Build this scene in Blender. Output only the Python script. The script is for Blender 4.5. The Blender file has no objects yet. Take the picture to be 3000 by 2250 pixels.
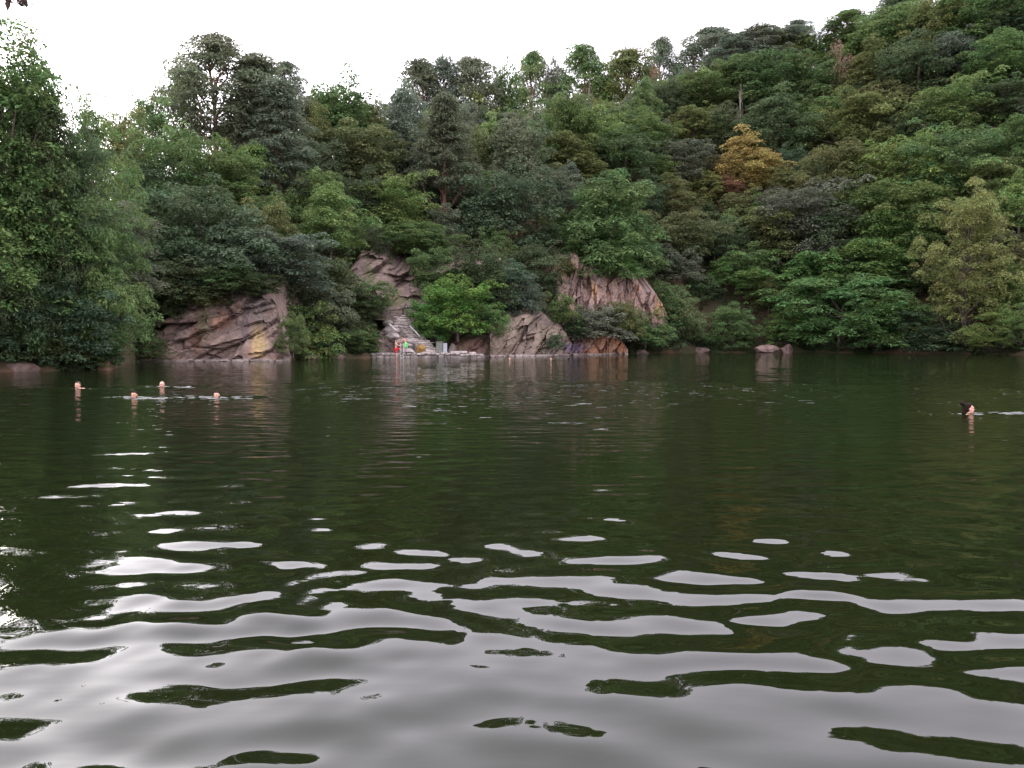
import bpy, bmesh, math, random
import numpy as np
from mathutils import Vector, Matrix, noise

SC = bpy.context.scene
COL = SC.collection
rad = math.radians

# ------------------------------------------------------------------ camera
F = 773.0                       # focal length in pixels of a 1024 wide frame
PITCH = math.atan(44.0 / F)     # tilted a little down
CAM_H = 1.6
cam_data = bpy.data.cameras.new('camera')
cam = bpy.data.objects.new('camera', cam_data)
COL.objects.link(cam)
cam.location = (0, 0, CAM_H)
cam.rotation_euler = (rad(90) - PITCH, 0, 0)
cam_data.sensor_width = 36
cam_data.lens = 36 * F / 1024
cam_data.clip_start = 0.1
cam_data.clip_end = 3000
SC.camera = cam

# ------------------------------------------------------------------ sky, sun, exposure
SUN_EL, SUN_AZ = rad(12), rad(-38)           # azimuth clockwise from +Y: low behind the wooded hill, to the left
world = bpy.data.worlds.new('World')
SC.world = world
world.use_nodes = True
nt = world.node_tree
nt.nodes.clear()
wo = nt.nodes.new('ShaderNodeOutputWorld')
wb = nt.nodes.new('ShaderNodeBackground')
sky = nt.nodes.new('ShaderNodeTexSky')
sky.sky_type = 'NISHITA'
sky.sun_disc = False
sky.sun_elevation = SUN_EL
sky.sun_rotation = SUN_AZ
sky.air_density = 1.0
sky.dust_density = 4.0
hs = nt.nodes.new('ShaderNodeHueSaturation')   # thin cloud veil: most of the blue is gone
hs.inputs['Saturation'].default_value = 0.14
hs.inputs['Value'].default_value = 1.0
veil = nt.nodes.new('ShaderNodeMix'); veil.data_type = 'RGBA'
veil.inputs['Factor'].default_value = 0.88
veil.inputs[7].default_value = (4.55, 4.28, 4.86, 1)
nt.links.new(sky.outputs[0], hs.inputs['Color'])
nt.links.new(hs.outputs[0], veil.inputs[6])
nt.links.new(veil.outputs[2], wb.inputs['Color'])
wb.inputs['Strength'].default_value = 0.12
nt.links.new(wb.outputs[0], wo.inputs['Surface'])

sd = bpy.data.lights.new('sun', 'SUN')
sun = bpy.data.objects.new('sun', sd)
COL.objects.link(sun)
sd.energy = 0.5
sd.angle = rad(12)
sd.color = (1.0, 0.94, 0.86)
sdir = Vector((math.sin(SUN_AZ) * math.cos(SUN_EL), math.cos(SUN_AZ) * math.cos(SUN_EL), math.sin(SUN_EL)))
sun.rotation_euler = sdir.to_track_quat('Z', 'Y').to_euler()
sun.location = (0, -30, 60)

SC.view_settings.view_transform = 'Standard'
SC.view_settings.look = 'None'
SC.view_settings.exposure = 2.6
SC.view_settings.gamma = 1.0

# ------------------------------------------------------------------ helpers
def tag(o, label=None, cat=None, group=None, kind=None):
    if label: o['label'] = label
    if cat: o['category'] = cat
    if group: o['group'] = group
    if kind: o['kind'] = kind
    return o

def empty(name, loc, rz=0.0):
    o = bpy.data.objects.new(name, None)
    o.empty_display_size = 0.5
    COL.objects.link(o)
    o.location = loc
    o.rotation_euler = (0, 0, rz)
    return o

def link(name, me, mat=None, parent=None, loc=None):
    o = bpy.data.objects.new(name, me)
    COL.objects.link(o)
    if mat is not None and len(me.materials) == 0:
        me.materials.append(mat)
    if parent is not None: o.parent = parent
    if loc is not None: o.location = loc
    return o

def mesh_np(name, V, faces, smooth=False):
    """V (n,3); faces (m,k) with k = 3 or 4"""
    V = np.asarray(V, dtype=np.float32); faces = np.asarray(faces, dtype=np.int32)
    me = bpy.data.meshes.new(name)
    me.vertices.add(len(V)); me.vertices.foreach_set('co', V.ravel())
    k = faces.shape[1]
    me.loops.add(faces.size); me.loops.foreach_set('vertex_index', faces.ravel())
    me.polygons.add(len(faces))
    me.polygons.foreach_set('loop_start', np.arange(0, faces.size, k, dtype=np.int32))
    me.polygons.foreach_set('loop_total', np.full(len(faces), k, dtype=np.int32))
    me.polygons.foreach_set('use_smooth', np.full(len(faces), smooth))
    me.update(calc_edges=True)
    return me

def grid_faces(nr, nc, wrap=False):
    i = np.arange(nr - 1)[:, None]; j = np.arange(nc if wrap else nc - 1)[None, :]
    j2 = (j + 1) % nc
    a = i * nc + j; b = i * nc + j2; c = (i + 1) * nc + j2; d = (i + 1) * nc + j
    return np.stack([a, b, c, d], -1).reshape(-1, 4)

def face_attr(me, name, vals):
    a = me.attributes.new(name, 'FLOAT', 'FACE'); a.data.foreach_set('value', np.asarray(vals, dtype=np.float32))

def point_col(me, name, cols):
    a = me.attributes.new(name, 'FLOAT_COLOR', 'POINT')
    c = np.ones((len(me.vertices), 4), dtype=np.float32); c[:, :3] = cols
    a.data.foreach_set('color', c.ravel())

def bm_obj(name, bm, mat, parent=None, smooth=False):
    me = bpy.data.meshes.new(name)
    bmesh.ops.recalc_face_normals(bm, faces=bm.faces)
    for f in bm.faces: f.smooth = smooth
    bm.to_mesh(me); bm.free()
    return link(name, me, mat, parent)

def add_box(bm, c, s, rot=None, bevel=0.0, jit=0.0, rng=random):
    m = Matrix.Translation(c) @ (rot.to_4x4() if rot is not None else Matrix.Identity(4)) @ Matrix.Diagonal((s[0], s[1], s[2], 1))
    vs = bmesh.ops.create_cube(bm, size=1, matrix=m)['verts']
    if jit:
        for v in vs: v.co += Vector((rng.uniform(-jit, jit), rng.uniform(-jit, jit), rng.uniform(-jit, jit)))
    if bevel:
        es = list({e for v in vs for e in v.link_edges})
        bmesh.ops.bevel(bm, geom=es, offset=bevel, segments=1, affect='EDGES')

def tube_np(path, radii, sides=7, seed=0):
    path = np.asarray(path, float); n = len(path)
    V = []
    for i in range(n):
        t = path[min(i + 1, n - 1)] - path[max(i - 1, 0)]
        t = t / (np.linalg.norm(t) + 1e-9)
        ref = np.array([1, 0, 0]) if abs(t[0]) < 0.8 else np.array([0, 1, 0])
        a = np.cross(t, ref); a /= np.linalg.norm(a); b = np.cross(t, a)
        for k in range(sides):
            an = 2 * math.pi * k / sides
            V.append(path[i] + radii[i] * (math.cos(an) * a + math.sin(an) * b))
    return np.array(V), grid_faces(n, sides, wrap=True)

class MeshAcc:
    def __init__(self): self.V = []; self.F = []; self.n = 0
    def add(self, V, Fc):
        self.V.append(V); self.F.append(Fc + self.n); self.n += len(V)
    def build(self, name, smooth=True):
        return mesh_np(name, np.concatenate(self.V), np.concatenate(self.F), smooth)

def ray(px, py):
    """slopes (x/y, z/y) of the sight line through a pixel of the 1024x768 frame"""
    x = (px - 512) / F; y = (384 - py) / F
    dy = math.cos(PITCH) + y * math.sin(PITCH)
    dz = -math.sin(PITCH) + y * math.cos(PITCH)
    return x / dy, dz / dy

def at(px, py, Y):
    a, b = ray(px, py)
    return Vector((a * Y, Y, CAM_H + b * Y))

DS = 1024 / 2212.0              # my notes of the photograph are in a 2212 wide view

# ------------------------------------------------------------------ materials
def new_mat(name):
    m = bpy.data.materials.new(name); m.use_nodes = True
    n = m.node_tree; b = n.nodes['Principled BSDF']
    return m, n, b

def simple_mat(name, col, rough=0.7, var=0.25, scale=6.0, spec=0.3, bump=0.0, metal=0.0):
    m, n, b = new_mat(name)
    tc = n.nodes.new('ShaderNodeTexCoord')
    nz = n.nodes.new('ShaderNodeTexNoise'); nz.inputs['Scale'].default_value = scale; nz.inputs['Detail'].default_value = 6
    n.links.new(tc.outputs['Object'], nz.inputs['Vector'])
    rp = n.nodes.new('ShaderNodeValToRGB')
    rp.color_ramp.elements[0].position = 0.3; rp.color_ramp.elements[1].position = 0.7
    rp.color_ramp.elements[0].color = tuple(c * (1 - var) for c in col) + (1,)
    rp.color_ramp.elements[1].color = tuple(min(1, c * (1 + var)) for c in col) + (1,)
    n.links.new(nz.outputs['Fac'], rp.inputs[0])
    n.links.new(rp.outputs[0], b.inputs['Base Color'])
    b.inputs['Roughness'].default_value = rough
    b.inputs['Specular IOR Level'].default_value = spec
    b.inputs['Metallic'].default_value = metal
    if bump:
        bp = n.nodes.new('ShaderNodeBump'); bp.inputs['Strength'].default_value = bump; bp.inputs['Distance'].default_value = 0.05
        n.links.new(nz.outputs['Fac'], bp.inputs['Height']); n.links.new(bp.outputs[0], b.inputs['Normal'])
    return m

def leaf_material():
    m, n, b = new_mat('foliage')
    oi = n.nodes.new('ShaderNodeObjectInfo')
    at1 = n.nodes.new('ShaderNodeAttribute'); at1.attribute_name = 'tint'
    at2 = n.nodes.new('ShaderNodeAttribute'); at2.attribute_name = 'hue'
    mul = n.nodes.new('ShaderNodeVectorMath'); mul.operation = 'SCALE'
    n.links.new(oi.outputs['Color'], mul.inputs[0]); n.links.new(at1.outputs['Fac'], mul.inputs['Scale'])
    h = n.nodes.new('ShaderNodeHueSaturation')
    n.links.new(at2.outputs['Fac'], h.inputs['Hue']); n.links.new(mul.outputs[0], h.inputs['Color'])
    n.links.new(h.outputs[0], b.inputs['Base Color'])
    b.inputs['Roughness'].default_value = 0.55
    b.inputs['Specular IOR Level'].default_value = 0.10
    tr = n.nodes.new('ShaderNodeBsdfTranslucent')
    n.links.new(h.outputs[0], tr.inputs['Color'])
    mx = n.nodes.new('ShaderNodeMixShader'); mx.inputs[0].default_value = 0.42
    n.links.new(b.outputs[0], mx.inputs[1]); n.links.new(tr.outputs[0], mx.inputs[2])
    n.links.new(mx.outputs[0], n.nodes['Material Output'].inputs['Surface'])
    return m
M_LEAF = leaf_material()
M_BARK = simple_mat('bark', (0.09, 0.07, 0.055), 0.9, 0.35, 3.0)
M_PINEBARK = simple_mat('pine_bark', (0.18, 0.105, 0.075), 0.9, 0.35, 2.0)
M_DEADWOOD = simple_mat('dead_wood', (0.36, 0.31, 0.26), 0.9, 0.25, 2.0)

def rock_material():
    m, n, b = new_mat('rock')
    at1 = n.nodes.new('ShaderNodeAttribute'); at1.attribute_name = 'rockcol'
    tc = n.nodes.new('ShaderNodeTexCoord')
    nz = n.nodes.new('ShaderNodeTexNoise'); nz.inputs['Scale'].default_value = 3.0; nz.inputs['Detail'].default_value = 9; nz.inputs['Roughness'].default_value = 0.65
    n.links.new(tc.outputs['Object'], nz.inputs['Vector'])
    mr = n.nodes.new('ShaderNodeMapRange'); mr.inputs[1].default_value = 0.3; mr.inputs[2].default_value = 0.7; mr.inputs[3].default_value = 0.45; mr.inputs[4].default_value = 1.05
    n.links.new(nz.outputs['Fac'], mr.inputs[0])
    mul = n.nodes.new('ShaderNodeVectorMath'); mul.operation = 'SCALE'
    n.links.new(at1.outputs['Color'], mul.inputs[0]); n.links.new(mr.outputs[0], mul.inputs['Scale'])
    n.links.new(mul.outputs[0], b.inputs['Base Color'])
    b.inputs['Roughness'].default_value = 0.85
    b.inputs['Specular IOR Level'].default_value = 0.2
    bp = n.nodes.new('ShaderNodeBump'); bp.inputs['Strength'].default_value = 0.8; bp.inputs['Distance'].default_value = 0.12
    n.links.new(nz.outputs['Fac'], bp.inputs['Height']); n.links.new(bp.outputs[0], b.inputs['Normal'])
    return m
M_ROCK = rock_material()

def ground_material():
    m, n, b = new_mat('hill_earth')
    tc = n.nodes.new('ShaderNodeTexCoord')
    nz = n.nodes.new('ShaderNodeTexNoise'); nz.inputs['Scale'].default_value = 0.25; nz.inputs['Detail'].default_value = 8
    n.links.new(tc.outputs['Object'], nz.inputs['Vector'])
    rp = n.nodes.new('ShaderNodeValToRGB')
    e = rp.color_ramp.elements
    e[0].position = 0.35; e[0].color = (0.035, 0.042, 0.02, 1)
    e[1].position = 0.65; e[1].color = (0.13, 0.075, 0.05, 1)
    x = e.new(0.5); x.color = (0.07, 0.055, 0.033, 1)
    n.links.new(nz.outputs['Fac'], rp.inputs[0]); n.links.new(rp.outputs[0], b.inputs['Base Color'])
    b.inputs['Roughness'].default_value = 0.95
    b.inputs['Specular IOR Level'].default_value = 0.1
    return m

# ------------------------------------------------------------------ terrain
# column of the frame, depth of the shore, bank height, slope, length of the slope
TAB = [(-900, 16, .4, .10, 20), (-400, 22, .8, .20, 30), (-100, 33, 1.0, .22, 30), (0, 39, 1.2, .25, 35), (60, 40, 1.2, .30, 35),
       (112, 42, 1.5, .35, 38), (128, 52, 2.5, .40, 40), (140, 58.5, 3, .45, 40), (230, 59.5, 4, .55, 40), (284, 60.5, 4, .55, 42),
       (300, 63, 2, .58, 42), (365, 67.5, 1.5, .60, 42), (385, 70.5, 1.5, .60, 42), (440, 72, 2.5, .62, 42), (480, 74, 3, .64, 42),
       (540, 79, 3, .66, 42), (620, 88, 3, .72, 48), (660, 95, 2.5, .75, 55), (700, 99, 2, .80, 62), (790, 99, 1.5, .85, 66),
       (880, 95, 1.2, .88, 72), (960, 88, 1.0, .88, 74), (1024, 81, .8, .85, 74), (1300, 56, .5, .60, 60), (2200, 30, .4, .30, 30)]
_th = [math.atan((t[0] - 512) / F) for t in TAB]
_R = [t[1] / math.cos(a) for t, a in zip(TAB, _th)]
TH = np.array([-math.pi, rad(-110)] + _th + [rad(110), math.pi])
RR = np.array([3.0, 5.0] + _R + [5.0, 3.0])
CC = np.array([.25, .3] + [t[2] for t in TAB] + [.3, .25])
MM = np.array([.02, .03] + [t[3] for t in TAB] + [.03, .02])
SS = np.array([20, 20] + [t[4] for t in TAB] + [20, 20])

def sstep(a, b, x):
    t = np.clip((x - a) / (b - a), 0, 1)
    return t * t * (3 - 2 * t)

def shore_wob(th):
    return 0.5 * np.sin(th * 47 + 1) + 0.35 * np.sin(th * 101 + 2) + 0.2 * np.sin(th * 211)

def terrain_rs(th, s):
    u_ = 512 + F * np.tan(np.clip(th, -1.2, 1.2))
    cut = sstep(134, 142, u_) * (1 - sstep(282, 290, u_)) + sstep(370, 380, u_) * (1 - sstep(622, 634, u_))
    s = s - 2.6 * cut
    c = np.interp(th, TH, CC); m = np.interp(th, TH, MM); S = np.interp(th, TH, SS)
    up = c * sstep(0, 2.5, s) + 0.25 * sstep(-0.3, 0.6, s)
    x = np.clip(s - 2, 0, None)
    lim = S - np.log1p(np.exp(np.clip((S - x) / 3, -30, 30))) * 3      # soft clamp of the climb at the ridge
    lim = np.where(x > 0, np.maximum(lim, 0), 0)
    z = np.where(s < 0, np.maximum(s * 0.6, -2.0), up + m * lim)
    R = np.interp(th, TH, RR) + s
    X = R * np.sin(th); Yy = R * np.cos(th)
    n = np.sin(X * .23 + 1) * np.sin(Yy * .19) + .5 * np.sin(X * .61 + Yy * .4)
    return z + n * 0.7 * sstep(2, 12, s) * np.clip(m * 2, 0, 1)

def terrain(x, y):
    th = np.arctan2(x, y); r = np.hypot(x, y)
    s = r - np.interp(th, TH, RR) - shore_wob(th) * sstep(8, 20, r)
    return terrain_rs(th, s)

def shoreY(u):
    return float(np.interp(u, [t[0] for t in TAB], [t[1] for t in TAB]))

ths = np.concatenate([np.linspace(-math.pi, rad(-62), 40, endpoint=False), np.linspace(rad(-62), rad(62), 460, endpoint=False), np.linspace(rad(62), math.pi, 41)])
ss = np.concatenate([[-4, -2, -1, -.5, -.2, 0, .2, .4, .7, 1, 1.4, 1.8, 2.3, 3], np.arange(4, 90, 1.6), [95, 105, 120, 150, 200, 300, 500, 900]])
TT, SG = np.meshgrid(ths, ss)
Rg = np.maximum(np.interp(TT, TH, RR) + SG + shore_wob(TT) * sstep(8, 20, np.interp(TT, TH, RR)), 0.3)
Zg = terrain_rs(TT, SG)
Zg = np.where(SG > 95, Zg - (SG - 95) * 0.02, Zg)
V = np.stack([Rg * np.sin(TT), Rg * np.cos(TT), Zg], -1).reshape(-1, 3)
hill = link('hillside', mesh_np('hillside', V, grid_faces(len(ss), len(ths)), True), ground_material())
tag(hill, kind='structure')

# ------------------------------------------------------------------ swimmers' places (needed by the water too)
def on_water(Dx, Dy):
    a, b = ray(Dx * DS, Dy * DS)
    Y = -CAM_H / b
    return Vector((a * Y, Y, 0))
SWIM = {'A': on_water(168, 840), 'B': on_water(290, 859), 'C': on_water(350, 836), 'D': on_water(468, 859),
        'E': on_water(2092, 893), 'F': on_water(1100, 776.5), 'G': on_water(1190, 779)}

# ------------------------------------------------------------------ water
def water_height(X, Y, R, dr):
    rng = np.random.RandomState(11)
    Z = np.zeros_like(X)
    # long crests travelling towards the bank the camera stands on
    comps = []
    for i in range(40):
        lam = math.exp(rng.uniform(math.log(0.30), math.log(0.68)))
        comps.append((lam, rng.normal(0.0, 0.48), 0.0128 * (lam / 0.5) ** 0.3))
    for i in range(14):
        lam = math.exp(rng.uniform(math.log(0.7), math.log(2.4)))
        comps.append((lam, rng.normal(0.1, 0.5), 0.006))
    for i in range(14):
        lam = math.exp(rng.uniform(math.log(0.14), math.log(0.28)))
        comps.append((lam, rng.normal(0.0, 0.8), 0.0050))
    # gusts: calmer and livelier patches
    g = 0.75 + 0.35 * np.sin(X * .55 + 1.3 + .6 * np.sin(Y * .4)) * np.sin(Y * .43 + .5) + 0.2 * np.sin(X * 1.3 + Y * .9)
    g = np.clip(g, 0.35, 1.4) * (0.66 + 0.44 * sstep(2.8, 4.2, R) - 0.38 * sstep(4.4, 7.5, R))
    for lam, ang, slope in comps:
        k = 2 * math.pi / lam
        ph = rng.uniform(0, 6.28)
        fade = sstep(2.5, 5.0, lam / dr)
        wob = 0.75 * np.sin(X * 0.9 * rng.uniform(.6, 1.4) + ph) + 0.4 * np.sin(Y * .5 + ph * 2)
        Z += fade * g * slope / k * np.sin(k * (math.sin(ang) * X + math.cos(ang) * Y) + ph + wob)
    # wakes around the swimmers
    for key, wx, wy, amp, dx in (('A', 1.6, .5, 1.9, .3), ('B', 1.7, .6, 1.7, .35), ('C', 1.5, .6, 1.5, .4), ('D', 1.7, .55, 1.6, .1), ('E', 2.1, .36, 1.7, .8), ('F', .8, .6, .9, 0), ('G', 1.0, .5, 1.4, 0)):
        p = SWIM[key]
        x = X - p.x - dx; y = Y - p.y
        env = np.exp(-(x / wx) ** 2 - (y / wy) ** 2)
        r = np.hypot(x * .45, y) + 1e-6
        Z += amp * env * (0.012 * np.sin(r * 2 * math.pi / .33 + 1 + .8 * np.sin(x * 4)) + 0.008 * np.sin(x * 6.1 + 2) * np.sin(y * 15 + 1.2 * np.sin(x * 5)))
    # the churned strip left of the middle, in front of the swimmers
    env = np.exp(-((X + 5.2 - (Y - 12) * .25 * -1) / 2.6) ** 2) * np.exp(-((Y - 11) / 7) ** 2)
    Z += .8 * env * (0.0050 * np.sin(Y * 11 + 1.5 * np.sin(X * 1.7)) * np.sin(X * 3.1 + .8 * np.sin(Y * 2)) + 0.0028 * np.sin(Y * 19 + X * 2) * np.sin(X * 7 + 1))
    return Z

rs = [0.8]
while rs[-1] < 130:
    r = rs[-1]
    d = max(0.018, r * 0.0055)
    if 14 < r < 30: d = 0.04
    if r > 30: d = r * 0.009
    rs.append(r + d)
rs = np.array(rs); drs = np.gradient(rs)
wth = np.linspace(rad(-75), rad(75), 840)
WT, WR = np.meshgrid(wth, rs)
DR = np.repeat(drs[:, None], len(wth), 1); DR = np.maximum(DR, WR * (wth[1] - wth[0]) * .6)
WX = WR * np.sin(WT); WY = WR * np.cos(WT)
WZ = water_height(WX, WY, WR, DR)
V = np.stack([WX, WY, WZ], -1).reshape(-1, 3)
Fw = grid_faces(len(rs), len(wth))
# quiet water to both sides and behind
V2 = []; F2 = []
base = len(V)
ths2 = np.linspace(rad(75), rad(285), 40); rs2 = np.array([0.8, 5, 20, 60, 130])
T2, R2 = np.meshgrid(ths2, rs2)
V2 = np.stack([R2 * np.sin(T2), R2 * np.cos(T2), np.zeros_like(R2) - 0.004], -1).reshape(-1, 3)
Fw2 = grid_faces(len(rs2), len(ths2)) + base
me_w = mesh_np('water', np.concatenate([V, V2]), np.concatenate([Fw, Fw2]), True)

def water_material():
    m, n, b = new_mat('lake_water')
    b.inputs['Base Color'].default_value = (0.0068, 0.0098, 0.0030, 1)
    b.inputs['Roughness'].default_value = 0.0
    b.inputs['IOR'].default_value = 1.333
    b.inputs['Specular IOR Level'].default_value = 0.5
    tc = n.nodes.new('ShaderNodeTexCoord')
    mp = n.nodes.new('ShaderNodeMapping'); mp.inputs['Scale'].default_value = (0.9, 2.6, 1)
    n.links.new(tc.outputs['Object'], mp.inputs['Vector'])
    nz = n.nodes.new('ShaderNodeTexNoise'); nz.inputs['Scale'].default_value = 1.3; nz.inputs['Detail'].default_value = 3.0; nz.inputs['Roughness'].default_value = 0.5
    n.links.new(mp.outputs[0], nz.inputs['Vector'])
    # breeze: the middle of the lake is rippled, the sheltered near bank is smooth
    ln = n.nodes.new('ShaderNodeVectorMath'); ln.operation = 'LENGTH'
    n.links.new(tc.outputs['Object'], ln.inputs[0])
    mr = n.nodes.new('ShaderNodeMapRange'); mr.interpolation_type = 'SMOOTHSTEP'
    mr.inputs[1].default_value = 4; mr.inputs[2].default_value = 26; mr.inputs[3].default_value = 0.002; mr.inputs[4].default_value = 0.05
    n.links.new(ln.outputs['Value'], mr.inputs[0])
    bp = n.nodes.new('ShaderNodeBump'); bp.inputs['Strength'].default_value = 1.0
    n.links.new(mr.outputs[0], bp.inputs['Distance'])
    n.links.new(nz.outputs['Fac'], bp.inputs['Height'])
    n.links.new(bp.outputs[0], b.inputs['Normal'])
    return m
water = link('water', me_w, water_material())
tag(water, kind='structure')

# ------------------------------------------------------------------ leaves
def unit(v):
    return v / (np.linalg.norm(v, axis=-1, keepdims=True) + 1e-9)

def cards(C, N, T, L, Wd):
    """diamond leaves: centres, normals, long axes, lengths, widths -> vertices, quads"""
    N = unit(N); T = unit(T - N * np.sum(T * N, -1, keepdims=True)); B = np.cross(N, T)
    L = L[:, None] / 2; Wd = Wd[:, None] / 2
    p = np.stack([C - T * L, C + B * Wd - N * Wd * .25, C + T * L, C - B * Wd - N * Wd * .25], 1)
    return p.reshape(-1, 3), np.arange(len(C) * 4).reshape(-1, 4)

def leaves_mesh(name, parts):
    C = np.concatenate([p[0] for p in parts]); N = np.concatenate([p[1] for p in parts]); T = np.concatenate([p[2] for p in parts])
    L = np.concatenate([p[3] for p in parts]); Wd = np.concatenate([p[4] for p in parts]); ti = np.concatenate([p[5] for p in parts]); hu = np.concatenate([p[6] for p in parts])
    V, Fc = cards(C, N, T, L, Wd)
    me = mesh_np(name, V, Fc)
    face_attr(me, 'tint', ti); face_attr(me, 'hue', hu)
    me.materials.append(M_LEAF)
    return me

def rdirs(rng, n):
    return unit(rng.normal(size=(n, 3)))

def clump(rng, c, r, flat, n, leaf, up=0.6, droop=0.2, axis=None, low=0.25, asp=0.55):
    d = rdirs(rng, n)
    flip = (d[:, 2] < 0) & (rng.rand(n) > low)
    d[flip, 2] *= -1
    rr = r * (0.55 + 0.5 * rng.rand(n) ** 0.6)[:, None]
    P = d * rr; P[:, 2] *= flat
    P[:, 2] -= droop * r * (np.hypot(P[:, 0], P[:, 1]) / r) ** 2
    N = unit(d * 0.45 + np.array([0, 0, up]) + rng.normal(size=(n, 3)) * 0.38)
    T = d + rng.normal(size=(n, 3)) * 0.5; T[:, 2] -= 0.5
    L = leaf * rng.uniform(0.6, 1.35, n)
    ti = rng.uniform(0.72, 1.28, n) * rng.uniform(0.74, 1.26)
    hu = 0.5 + rng.normal(0, 0.012, n) + rng.normal(0, 0.012)
    return (c + P, N, T, L, L * asp, ti, hu)

def broad_crown(seed, H, Wd, nc, nl, leaf, flat=0.7, droop=0.15, zc=.58, zr=.44, lobes=.25, up=.6, rmin=.13, rmax=.21, asp=.55, cone=None):
    rng = np.random.RandomState(seed)
    cone = rng.choice([0, .15, .45]) if cone is None else cone
    parts = []; tips = []; rad_ = []
    ph = rng.uniform(0, 6.28, 6)
    for i in range(nc):
        d = rdirs(rng, 1)[0]
        if d[2] < -0.85: d[2] *= -0.6; d = d / np.linalg.norm(d)
        az = math.atan2(d[1], d[0])
        lob = 1 + lobes * (math.sin(2 * az + ph[0]) * .5 + math.sin(3 * az + ph[1] + d[2] * 2) * .5 + .5 * math.sin(d[2] * 4 + ph[2]))
        f = rng.uniform(.62, 1.02) if i > nc * .25 else rng.uniform(.25, .65)
        r = Wd * rng.uniform(rmin, rmax)
        if rng.rand() < .16: f *= rng.uniform(1.05, 1.2); r *= .6
        hz = max(.35, math.hypot(d[0], d[1])); sk = hz ** (-.55) if d[2] < 0 else hz ** (-.2)
        d = np.array([d[0] * sk, d[1] * sk, d[2]])
        c = np.array([d[0] * Wd / 2 * f * lob, d[1] * Wd / 2 * f * lob, H * zc + d[2] * H * zr * f * (lob * .5 + .5)])
        if d[2] > 0: c[:2] *= 1 - cone * d[2]
        if d[2] > .45: c[2] += H * .12 * rng.rand() ** 2
        tips.append(c); rad_.append(r)
    zt = max(c[2] + r * flat * .9 for c, r in zip(tips, rad_)); k = H / zt
    rxy = np.percentile([math.hypot(c[0], c[1]) + r * .8 for c, r in zip(tips, rad_)], 93); kx = Wd / 2 / rxy
    for c, r in zip(tips, rad_):
        c[0] *= kx; c[1] *= kx; c[2] *= k
        parts.append(clump(rng, c, r, flat, max(12, int(nl / nc * (r / (Wd * .10)) ** 2)), leaf, up, droop, asp=asp))
    return parts, tips, rng

def trunk_mesh(name, rng, H, tips, r0, top=.8, nlimb=9, lean=.04, sides=7):
    acc = MeshAcc()
    n = 8; off = rng.normal(0, lean * H, 2)
    path = []; 
    for i in range(n):
        t = i / (n - 1)
        w = rng.normal(0, .008 * H, 2)
        path.append([off[0] * t * t + w[0] * t, off[1] * t * t + w[1] * t, -0.6 + t * (H * top + .6)])
    path = np.array(path)
    acc.add(*tube_np(path, [r0 * (1.25 - t * .95) for t in np.linspace(0, 1, n)], sides))
    if len(tips):
        idx = rng.permutation(len(tips))[:nlimb]
        for k in idx:
            tip = np.array(tips[k]); j = int(np.clip((tip[2] / H - .25) / top * n, 1, n - 2)); j = min(j, n - 2)
            s = path[j]
            mid = (s + tip) / 2 + rng.normal(0, .02 * H, 3) - np.array([0, 0, .03 * H])
            acc.add(*tube_np(np.array([s, mid, tip]), [r0 * .45, r0 * .28, r0 * .08], 5))
    return acc.build(name)

# -- the kinds of tree: (crown mesh, trunk mesh, height, width)
KIND = {}
def reg(k, crown, trunk, H, Wd, bark): KIND.setdefault(k, []).append((crown, trunk, H, Wd, bark))

for s in range(6):          # dense rounded broadleaf
    H, Wd = 10.0, 8.0 + (s % 3 - 1) * .8
    p, tips, rng = broad_crown(100 + s, H, Wd, 190, 20000, .25, flat=.7, lobes=.42, zc=.52, zr=.48, rmin=.065, rmax=.125)
    reg('B', leaves_mesh('crown', p), trunk_mesh('trunk', rng, H, tips, .19), H, Wd, M_BARK)
for s in range(6):          # feathery, in flat layers
    H, Wd = 9.0, 8.5
    p, tips, rng = broad_crown(200 + s, H, Wd, 190, 20000, .30, flat=.42, droop=.40, zc=.50, zr=.50, lobes=.45, up=.85, rmin=.065, rmax=.125, asp=.36)
    reg('L', leaves_mesh('crown', p), trunk_mesh('trunk', rng, H, tips, .16, nlimb=14), H, Wd, M_BARK)
for s in range(4):          # bush down to the ground
    H, Wd = 5.0, 6.0
    p, tips, rng = broad_crown(300 + s, H, Wd, 110, 11000, .22, flat=.65, droop=.25, zc=.42, zr=.55, lobes=.3, up=.7, rmin=.075, rmax=.14, asp=.5, cone=0)
    reg('U', leaves_mesh('crown', p), trunk_mesh('trunk', rng, H, tips, .09, top=.6), H, Wd, M_BARK)
for s in range(3):          # sumac-like shrub in broad tiers, long leaves
    H, Wd = 7.0, 9.0
    p, tips, rng = broad_crown(400 + s, H, Wd, 190, 21000, .32, flat=.36, droop=.45, zc=.46, zr=.54, lobes=.25, up=1.0, rmin=.06, rmax=.11, asp=.34, cone=0)
    reg('T', leaves_mesh('crown', p), trunk_mesh('trunk', rng, H, tips, .12, top=.6, nlimb=14), H, Wd, M_BARK)
for s in range(3):          # near trees on the left bank: finer leaves
    H, Wd = 16.0, 10.0
    p, tips, rng = broad_crown(500 + s, H, Wd, 420, 85000, .24, flat=.6, droop=.25, zc=.50, zr=.50, lobes=.3, up=.8, rmin=.045, rmax=.085, asp=.5, cone=.2)
    reg('NB', leaves_mesh('crown', p), trunk_mesh('trunk', rng, H, tips, .26, nlimb=24), H, Wd, M_BARK)
for s in range(4):
    H, Wd = 8.0, 9.0
    p, tips, rng = broad_crown(600 + s, H, Wd, 230, 40000, .24, flat=.38, droop=.45, zc=.48, zr=.5, lobes=.3, up=1.0, rmin=.055, rmax=.10, asp=.34, cone=.1)
    reg('NL', leaves_mesh('crown', p), trunk_mesh('trunk', rng, H, tips, .15, nlimb=20), H, Wd, M_BARK)
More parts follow.
